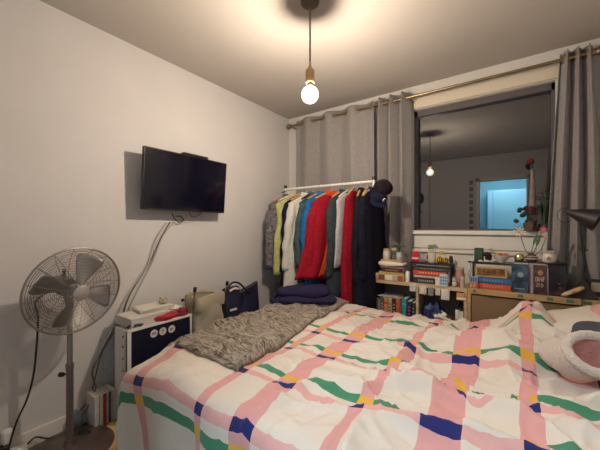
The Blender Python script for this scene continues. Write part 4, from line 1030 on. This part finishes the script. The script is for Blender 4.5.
build('body', MB().lathe([(0, 0), (.018, 0), (.020, .006), (.040, .026), (.050, .050), (.047, .050), (.037, .029), (.016, .012), (0, .010)], (2.03, 2.445, Y_), 36), mat('white_china', (.60, .57, .54), .25), bw)
for i, (dx, dy, dz, r, c_, lb) in enumerate(((-.025, 0, .050, .013, (.55, .35, .04), 'yellow ball in the white bowl'), (-.004, .01, .050, .013, (.10, .14, .08), 'dark green ball in the white bowl'), (.018, -.004, .050, .014, (.52, .12, .06), 'coral red ball in the white bowl'), (.0, -.02, .047, .011, (.30, .10, .08), 'brick red ball at the front of the white bowl'), (.030, .008, .057, .011, (.58, .44, .36), 'cream ball at the right of the white bowl'))):
    tag(build('trinket_ball', MB().ball((2.03+dx, 2.445+dy, Y_+dz), r, nu=14, nv=10), plain(c_, .4)), lb, 'ball', 'trinkets in the white bowl')
# front-facing books and boxes
T = TR((2.105, 2.392, KB), rz=-.10)
fbk = empty('blue_cover_book', (2.125, 2.385, KB), 'book with a misty blue picture cover facing the bed', 'book')
Tf = TR((2.13, 2.382, KB), rz=-.06)
build('cover', MB().box(-.042, .042, -.010, -.008, 0, .181, Tf).box(-.042, .042, .008, .010, 0, .181, Tf).box(-.042, -.040, -.010, .010, 0, .181, Tf), mat('misty_blue_cover', (.010, .020, .045), .35, col2=(.10, .19, .26), vscale=18, lo=.45, hi=.75), fbk, smooth=False)
build('pages', MB().box(-.040, .039, -.008, .008, .002, .178, Tf), M['paper'], fbk, smooth=False)
pm_ = MB()
for i in range(6): pm_.box(-.026+.009*i, -.020+.009*i, -.0108, -.0101, .022, .030, Tf)
build('cover_moon', MB().tube([Tf @ Vector((.004, -.0108, .115)), Tf @ Vector((.004, -.0101, .115))], .016, 20), plain((.26, .34, .38), .5), fbk, smooth=False)
build('cover_print', pm_, plain((.26, .34, .38), .5), fbk, smooth=False)
wbk = empty('white_binder', (2.187, 2.42, KB), 'white-grey binder spine between the blue book and the game box', 'binder')
build('cover', MB().box(2.176, 2.200, 2.385, 2.52, KB, KB+.188, bev=.003), plain((.36, .32, .36)), wbk)
build('label', MB().box(2.180, 2.185, 2.3838, 2.3848, KB+.01, KB+.165), plain((.22, .18, .24)), wbk)
gmb = empty('card_game_box', (2.24, 2.385, KB), 'brown-black box with pale lettering on its front', 'box')
gx0, gx1, gy = 2.200, 2.264, 2.372
build('box', MB().box(gx0, gx1, gy, gy+.03, KB, KB+.180, bev=.0015), mat('rust_black_cover', (.020, .012, .012), .35, col2=(.17, .055, .03), vscale=22, lo=.4, hi=.75), gmb)
lt = MB()
def stroke(*pts): lt.tube([(gx0+p[0]*(gx1-gx0), gy-.0008, KB+p[1]*.165) for p in pts], .0024, 5)
# upper word (reads like O M) and lower word (N O)
stroke((.16, .66), (.16, .50), (.30, .50), (.30, .66), (.16, .66)); stroke((.40, .50), (.40, .66), (.50, .56), (.58, .66), (.58, .50)); stroke((.70, .66), (.84, .66)); stroke((.70, .58), (.80, .58)); stroke((.70, .66), (.70, .50))
stroke((.24, .28), (.24, .44), (.40, .28), (.40, .44)); stroke((.52, .36), (.60, .44), (.72, .36), (.62, .27), (.52, .36))
build('lettering', lt, plain((.55, .46, .38), .5), gmb)
build('hilt_picture', MB().ball((2.232, gy-.0005, KB+.135), .014, .002, .018, 14, 8), plain((.36, .20, .10)), gmb)
dbx = empty('black_storage_box', (2.33, 2.44, KB), 'glossy black box at the right of the lettered box, under the oil burner', 'box')
build('box', MB().box(2.268, 2.352, 2.376, 2.52, KB, KB+.188, bev=.003), mat('gloss_black', (.008, .007, .014), .18, coat=.5), dbx)
build('silver_edge', MB().box(2.268, 2.2715, 2.3745, 2.3755, KB+.003, KB+.163), plain((.20, .22, .30), .3), dbx)
build('purple_print', MB().box(2.300, 2.345, 2.3745, 2.3755, KB+.012, KB+.018).ball((2.325, 2.375, KB+.05), .008, .0012, .006).ball((2.322, 2.375, KB+.075), .005, .0012, .005), plain((.12, .03, .07), .4), dbx)
# black tray carrying jars
KT = KB+.189
bt_ = empty('black_tray', (2.24, 2.45, KT), 'thin black board spanning the upright books and box', 'tray')
build('board', MB().box(2.10, 2.362, 2.395, 2.525, KT, KT+.006, bev=.002), blk, bt_)
KU = KT+.0065
gold = mat('pale_gold', (.62, .52, .30), .22, .9)
jar('gold_votive', (2.128, 2.44, KU), .027, .045, gold, 'pale gold metal candle pot left of the flower vase', 'candle', prof=[(0, 0), (.02, 0), (.028, .014), (.027, .032), (.020, .044), (.014, .050), (.012, .050), (.017, .042), (0, .036)])
vz = empty('flower_vase', (2.19, 2.44, KU), 'dark banded round vase holding the artificial flowers', 'vase')
build('body', MB().lathe([(0, 0), (.022, 0), (.034, .012), (.036, .026), (.028, .040), (.016, .046), (.017, .056), (.013, .056), (.012, .046), (.022, .036), (0, .01)], (2.19, 2.44, KU), 32), mat('dark_glaze', (.10, .055, .055), .25, coat=.5), vz)
build('pale_bands', MB().tube(circ(.0362, 0, 36), .003, 6, closed=True, T=TR((2.19, 2.44, KU+.020))).tube(circ(.031, 0, 36), .0025, 6, closed=True, T=TR((2.19, 2.44, KU+.036))), plain((.50, .42, .38), .3), vz)
gv = empty('glass_vase', (2.232, 2.485, KU), 'clear narrow glass behind the dark vase and the burner', 'glass')
build('body', MB().lathe([(0, 0), (.018, 0), (.02, .01), (.016, .09), (.014, .09), (.0175, .012), (0, .008)], (2.232, 2.487, KU), 24), M['glass'], gv)
ol = empty('oil_burner', (2.278, 2.44, KU), 'white ceramic oil burner with cut-out flower on the black tray', 'oil burner')
build('body', MB().lathe([(0, 0), (.026, 0), (.034, .012), (.036, .030), (.032, .048), (.024, .058), (.033, .066), (.034, .072), (.028, .072), (.018, .062), (0, .058)], (2.278, 2.44, KU), 36), mat('white_porcelain', (.60, .54, .46), .3), ol)
fo = MB()
for k in range(5):
    a = 2*PI*k/5+.3; fo.ball((2.275+.0075*math.cos(a), 2.4045, KU+.028+.0075*math.sin(a)), .0042, .002, .0042, 10, 6)
build('cut_out_flower', fo, plain((.18, .13, .10)), ol)
# artificial flowers
def flower(name, base, tip, mid, petals, pc, cc, label, size, leaf=True, parts=9):
    o = empty(name, base, label, 'flower')
    sp2 = smoothpts([base, mid, tip], 8)
    build('stem', MB().tube(sp2, .0022, 6), plain((.05, .11, .045)), o)
    pm2 = MB(); tip = Vector(tip)
    for k in range(parts):
        a = 2*PI*k/parts
        d = Vector((math.cos(a), -.35, math.sin(a))).normalized()
        T = Matrix.Translation(tip+d*size*.62) @ d.to_track_quat('X', 'Y').to_matrix().to_4x4()
        pm2.ball((0, 0, 0), size*.62, size*.16, size*.24, 10, 8, T=T)
    build('petals', pm2, pc, o)
    build('centre', MB().ball(tip+Vector((0, -.004, 0)), size*.28), cc, o)
    if leaf:
        p = sp2[len(sp2)//2]; l = MB(); rs2 = []
        for j in range(9):
            t = j/8; w_ = .009*math.sin(PI*(t*.92+.04)); c_ = p+Vector((.02*t, -.004, .075*t)); rs2.append([c_+Vector((-w_, 0, 0)), c_+Vector((0, -.002, 0)), c_+Vector((w_, 0, 0)), c_+Vector((0, .002, 0))])
        build('leaf', l.rings(rs2), plain((.07, .14, .06)), o)
    return o
flower('white_daisy', (2.186, 2.44, KU+.030), (2.127, 2.46, 1.135), (2.16, 2.45, 1.02), 9, plain((.62, .58, .48)), plain((.60, .40, .08)), 'white daisy with a yellow centre, left bloom in the vase', .030, leaf=False)
flower('pink_flower', (2.194, 2.44, KU+.030), (2.250, 2.45, 1.150), (2.215, 2.45, 1.04), 7, plain((.58, .16, .20)), plain((.55, .30, .10)), 'pink bloom on a tall green stem, right in the vase', .020)
flower('cream_flower', (2.192, 2.437, KU+.030), (2.262, 2.435, 1.100), (2.235, 2.438, 1.02), 6, plain((.60, .45, .36)), plain((.50, .25, .12)), 'small cream bloom under the pink one in the vase', .014, leaf=False)
flower('peach_flower', (2.19, 2.443, KU+.030), (2.240, 2.455, 1.135), (2.20, 2.45, 1.05), 6, plain((.60, .34, .24)), plain((.50, .25, .12)), 'peach bud beside the pink bloom in the vase', .012)
# orange packet lying
Tp = TR((2.385, 2.366, KB+.026), rz=math.radians(8), ry=math.radians(-30))
op = empty('snack_packet', (2.395, 2.405, KB), 'orange and cream packet lying at the foot of the desk lamp', 'packet')
build('body', cushion(.058, .013, .011, 3, .3, .5, T=Tp @ Matrix.Translation((0, 0, .004))), mat('orange_foil', (.42, .15, .03), .35, col2=(.58, .40, .20), vscale=30), op, ang=180)
build('label', MB().box(-.040, -.004, -.0165, -.0145, .010, .022, Tp, bev=.0005), plain((.6, .5, .38)), op)
# picture leaning at the right
wfz = empty('framed_card', (2.50, 2.50, KB), 'small dark frame with a pale card behind the desk lamp', 'frame')
build('frame', MB().box(2.455, 2.535, 2.50, 2.51, KB, KB+.105, bev=.002), blk, wfz)
build('card', MB().box(2.478, 2.530, 2.4985, 2.4995, KB+.030, KB+.085), plain((.42, .36, .30)), wfz)

# ---- desk lamp
lm = empty('desk_lamp', (2.463, 2.43, KB), 'black desk lamp with a conical shade and a jointed arm', 'lamp')
lb_ = mat('lamp_black', (.012, .008, .012), .5)
build('base', MB().rings([[(2.435+sx*.060*s, 2.425+sy*.05*s, KB+z) for sx, sy in ((-1, -1), (1, -1), (1, 1), (-1, 1))] for s, z in ((1, 0), (1, .008), (.72, .035), (.30, .078), (.16, .092))]), lb_, lm, smooth=False)
bs, jt, hd_ = Vector((2.463, 2.425, KB+.085)), Vector((2.430, 2.425, 1.035)), Vector((2.417, 2.42, 1.215))
build('lower_arm', MB().tube([bs, jt], .0065, 10), lb_, lm)
build('joint', MB().tube([jt+Vector((0, -.014, 0)), jt+Vector((0, .014, 0))], .011, 14).tube([jt+Vector((-.012, -.014, 0)), jt+Vector((.024, -.016, -.004))], .003, 8), lb_, lm)
build('upper_arm', MB().tube([jt, hd_], .0055, 10), lb_, lm)
build('head_clamp', MB().tube([hd_+Vector((0, 0, -.01)), hd_+Vector((0, 0, .028))], .009, 12), M['chrome'], lm)
ap = Vector((2.345, 2.42, 1.268)); mo = Vector((2.490, 2.38, 1.205)); d = (mo-ap).normalized()
Tl = Matrix.Translation(ap) @ d.to_track_quat('Z', 'Y').to_matrix().to_4x4()
Ls = (mo-ap).length
build('shade', MB().lathe([(0, 0), (.010, .002), (.014, .02), (.020, .035), (.030, .06), (.050, .11), (.066, Ls), (.064, Ls), (.048, .11), (.028, .062), (.016, .036), (0, .03)], (0, 0, 0), 40, Tl), lb_, lm)
build('bulb', MB().ball((0, 0, .085), .022, .022, .03, T=Tl), plain((.5, .48, .45), .2), lm)
build('wire_loop', MB().tube([(2.350+.037*math.cos(a), 2.41, 1.240+.043*math.sin(a)) for a in [math.radians(60+18*i) for i in range(15)]], .0018, 6), lb_, lm)
build('cord', MB().tube(smoothpts([(2.45, 2.375, KB+.006), (2.42, 2.352, KB+.002), (2.418, 2.350, KB-.03), (2.41, 2.349, KB-.08), (2.405, 2.349, KB-.16), (2.40, 2.349, .45)]), .003, 6), M['black'], lm)

# ---- things on the window sill
SZ = GZ0+.0005
rv = empty('tall_dried_flower_vase', (2.205, 2.70, SZ), 'tall slim pale brown vase with a dark red pompom bloom on the sill', 'vase')
build('body', MB().lathe([(0, 0), (.026, 0), (.028, .02), (.024, .15), (.017, .32), (.013, .42), (.015, .435), (.011, .435), (0, .40)], (2.205, 2.705, SZ), 28), mat('taupe_ceramic', (.17, .13, .115), .5, var=.2, vscale=30), rv)
rr = empty('red_pompom_flower', (2.197, 2.705, SZ+.42), 'dark red pompom flower topping the tall slim vase', 'flower')
build('stem', MB().tube([(2.203, 2.705, SZ+.41), (2.195, 2.705, SZ+.49)], .003, 6), plain((.05, .08, .04)), rr)
rdm = mat('dark_red_petals', (.10, .006, .010), .7, var=.3, vscale=60, bump=.8, bscale=90)
build('bloom', MB().ball((2.193, 2.705, SZ+.495), .025, f=lambda x, y, z: 1+.12*math.sin(x*14)*math.sin(y*13)*math.sin(z*12)), rdm, rr)
r3 = empty('red_rose', (2.20, 2.685, SZ), 'dark red rose among dark leaves low on the window sill', 'flower')
build('pot', MB().lathe([(0, 0), (.028, 0), (.035, .06), (.030, .06), (.028, .05), (0, .05)], (2.19, 2.668, SZ), 24), mat('brown_glaze', (.12, .07, .05), .3), r3)
build('bloom', MB().ball((2.198, 2.66, SZ+.15), .027, .025, .025, 26, 16, f=lambda x, y, z: 1+.10*math.sin(z*16+x*5)), rdm, r3)
build('stem', MB().tube([(2.19, 2.668, SZ+.05), (2.196, 2.665, SZ+.13)], .003, 6), plain((.03, .06, .03)), r3)
rng = random.Random(4); lf = MB()
for i in range(16):
    a = rng.random()*2*PI; z = .06+.13*rng.random(); rr_ = .025+.045*rng.random()
    lf.ball((2.178+rr_*math.cos(a), 2.672+.025*math.sin(a), SZ+z), .017, .006, .013, 10, 6)
build('foliage', lf, plain((.012, .022, .016)), r3)
gl2 = plant('leafy_sill_plant', (2.272, 2.692, SZ), .026, .05, plain((.05, .04, .04)), 14, plain((.02, .05, .035)), 'dark leafy plant at the right end of the window sill', 'plant', .035, .24, 5, .020)

# ------------------------------------------------------------------ light
def area(name, loc, rot, size, e, col, sy=None):
    l = bpy.data.lights.new(name, 'AREA'); l.energy = e; l.color = col; l.shape = 'RECTANGLE'; l.size = size; l.size_y = sy or size
    o = bpy.data.objects.new(name, l); C.objects.link(o); o.location = loc; o.rotation_euler = rot; return o
cl_ = empty('hall_ceiling_light', (1.9, RY-.9, H-.03), 'cool square ceiling light in the hallway behind the camera', 'lamp')
build('panel', MB().box(1.65, 2.15, RY-1.15, RY-.65, H-.03, H-.001), emis('cool_panel', (.78, .90, 1.0), 95.0), cl_, smooth=False)
w = bpy.data.worlds.new('night'); bpy.context.scene.world = w; w.use_nodes = True
w.node_tree.nodes['Background'].inputs[0].default_value = (.02, .03, .06, 1); w.node_tree.nodes['Background'].inputs[1].default_value = .3

# ------------------------------------------------------------------ camera
cam = bpy.data.cameras.new('camera'); co = bpy.data.objects.new('camera', cam); C.objects.link(co)
cam.sensor_width = 36; cam.lens = 36*302/600; cam.shift_y = 2.5/600; cam.clip_start = .02
co.location = (2.107, 0, 1.165); co.rotation_euler = (PI/2, 0, math.radians(35.5))
sc = bpy.context.scene; sc.camera = co
sc.view_settings.view_transform = 'Standard'; sc.view_settings.look = 'None'; sc.view_settings.gamma = 1
sc.view_settings.exposure = 0.1
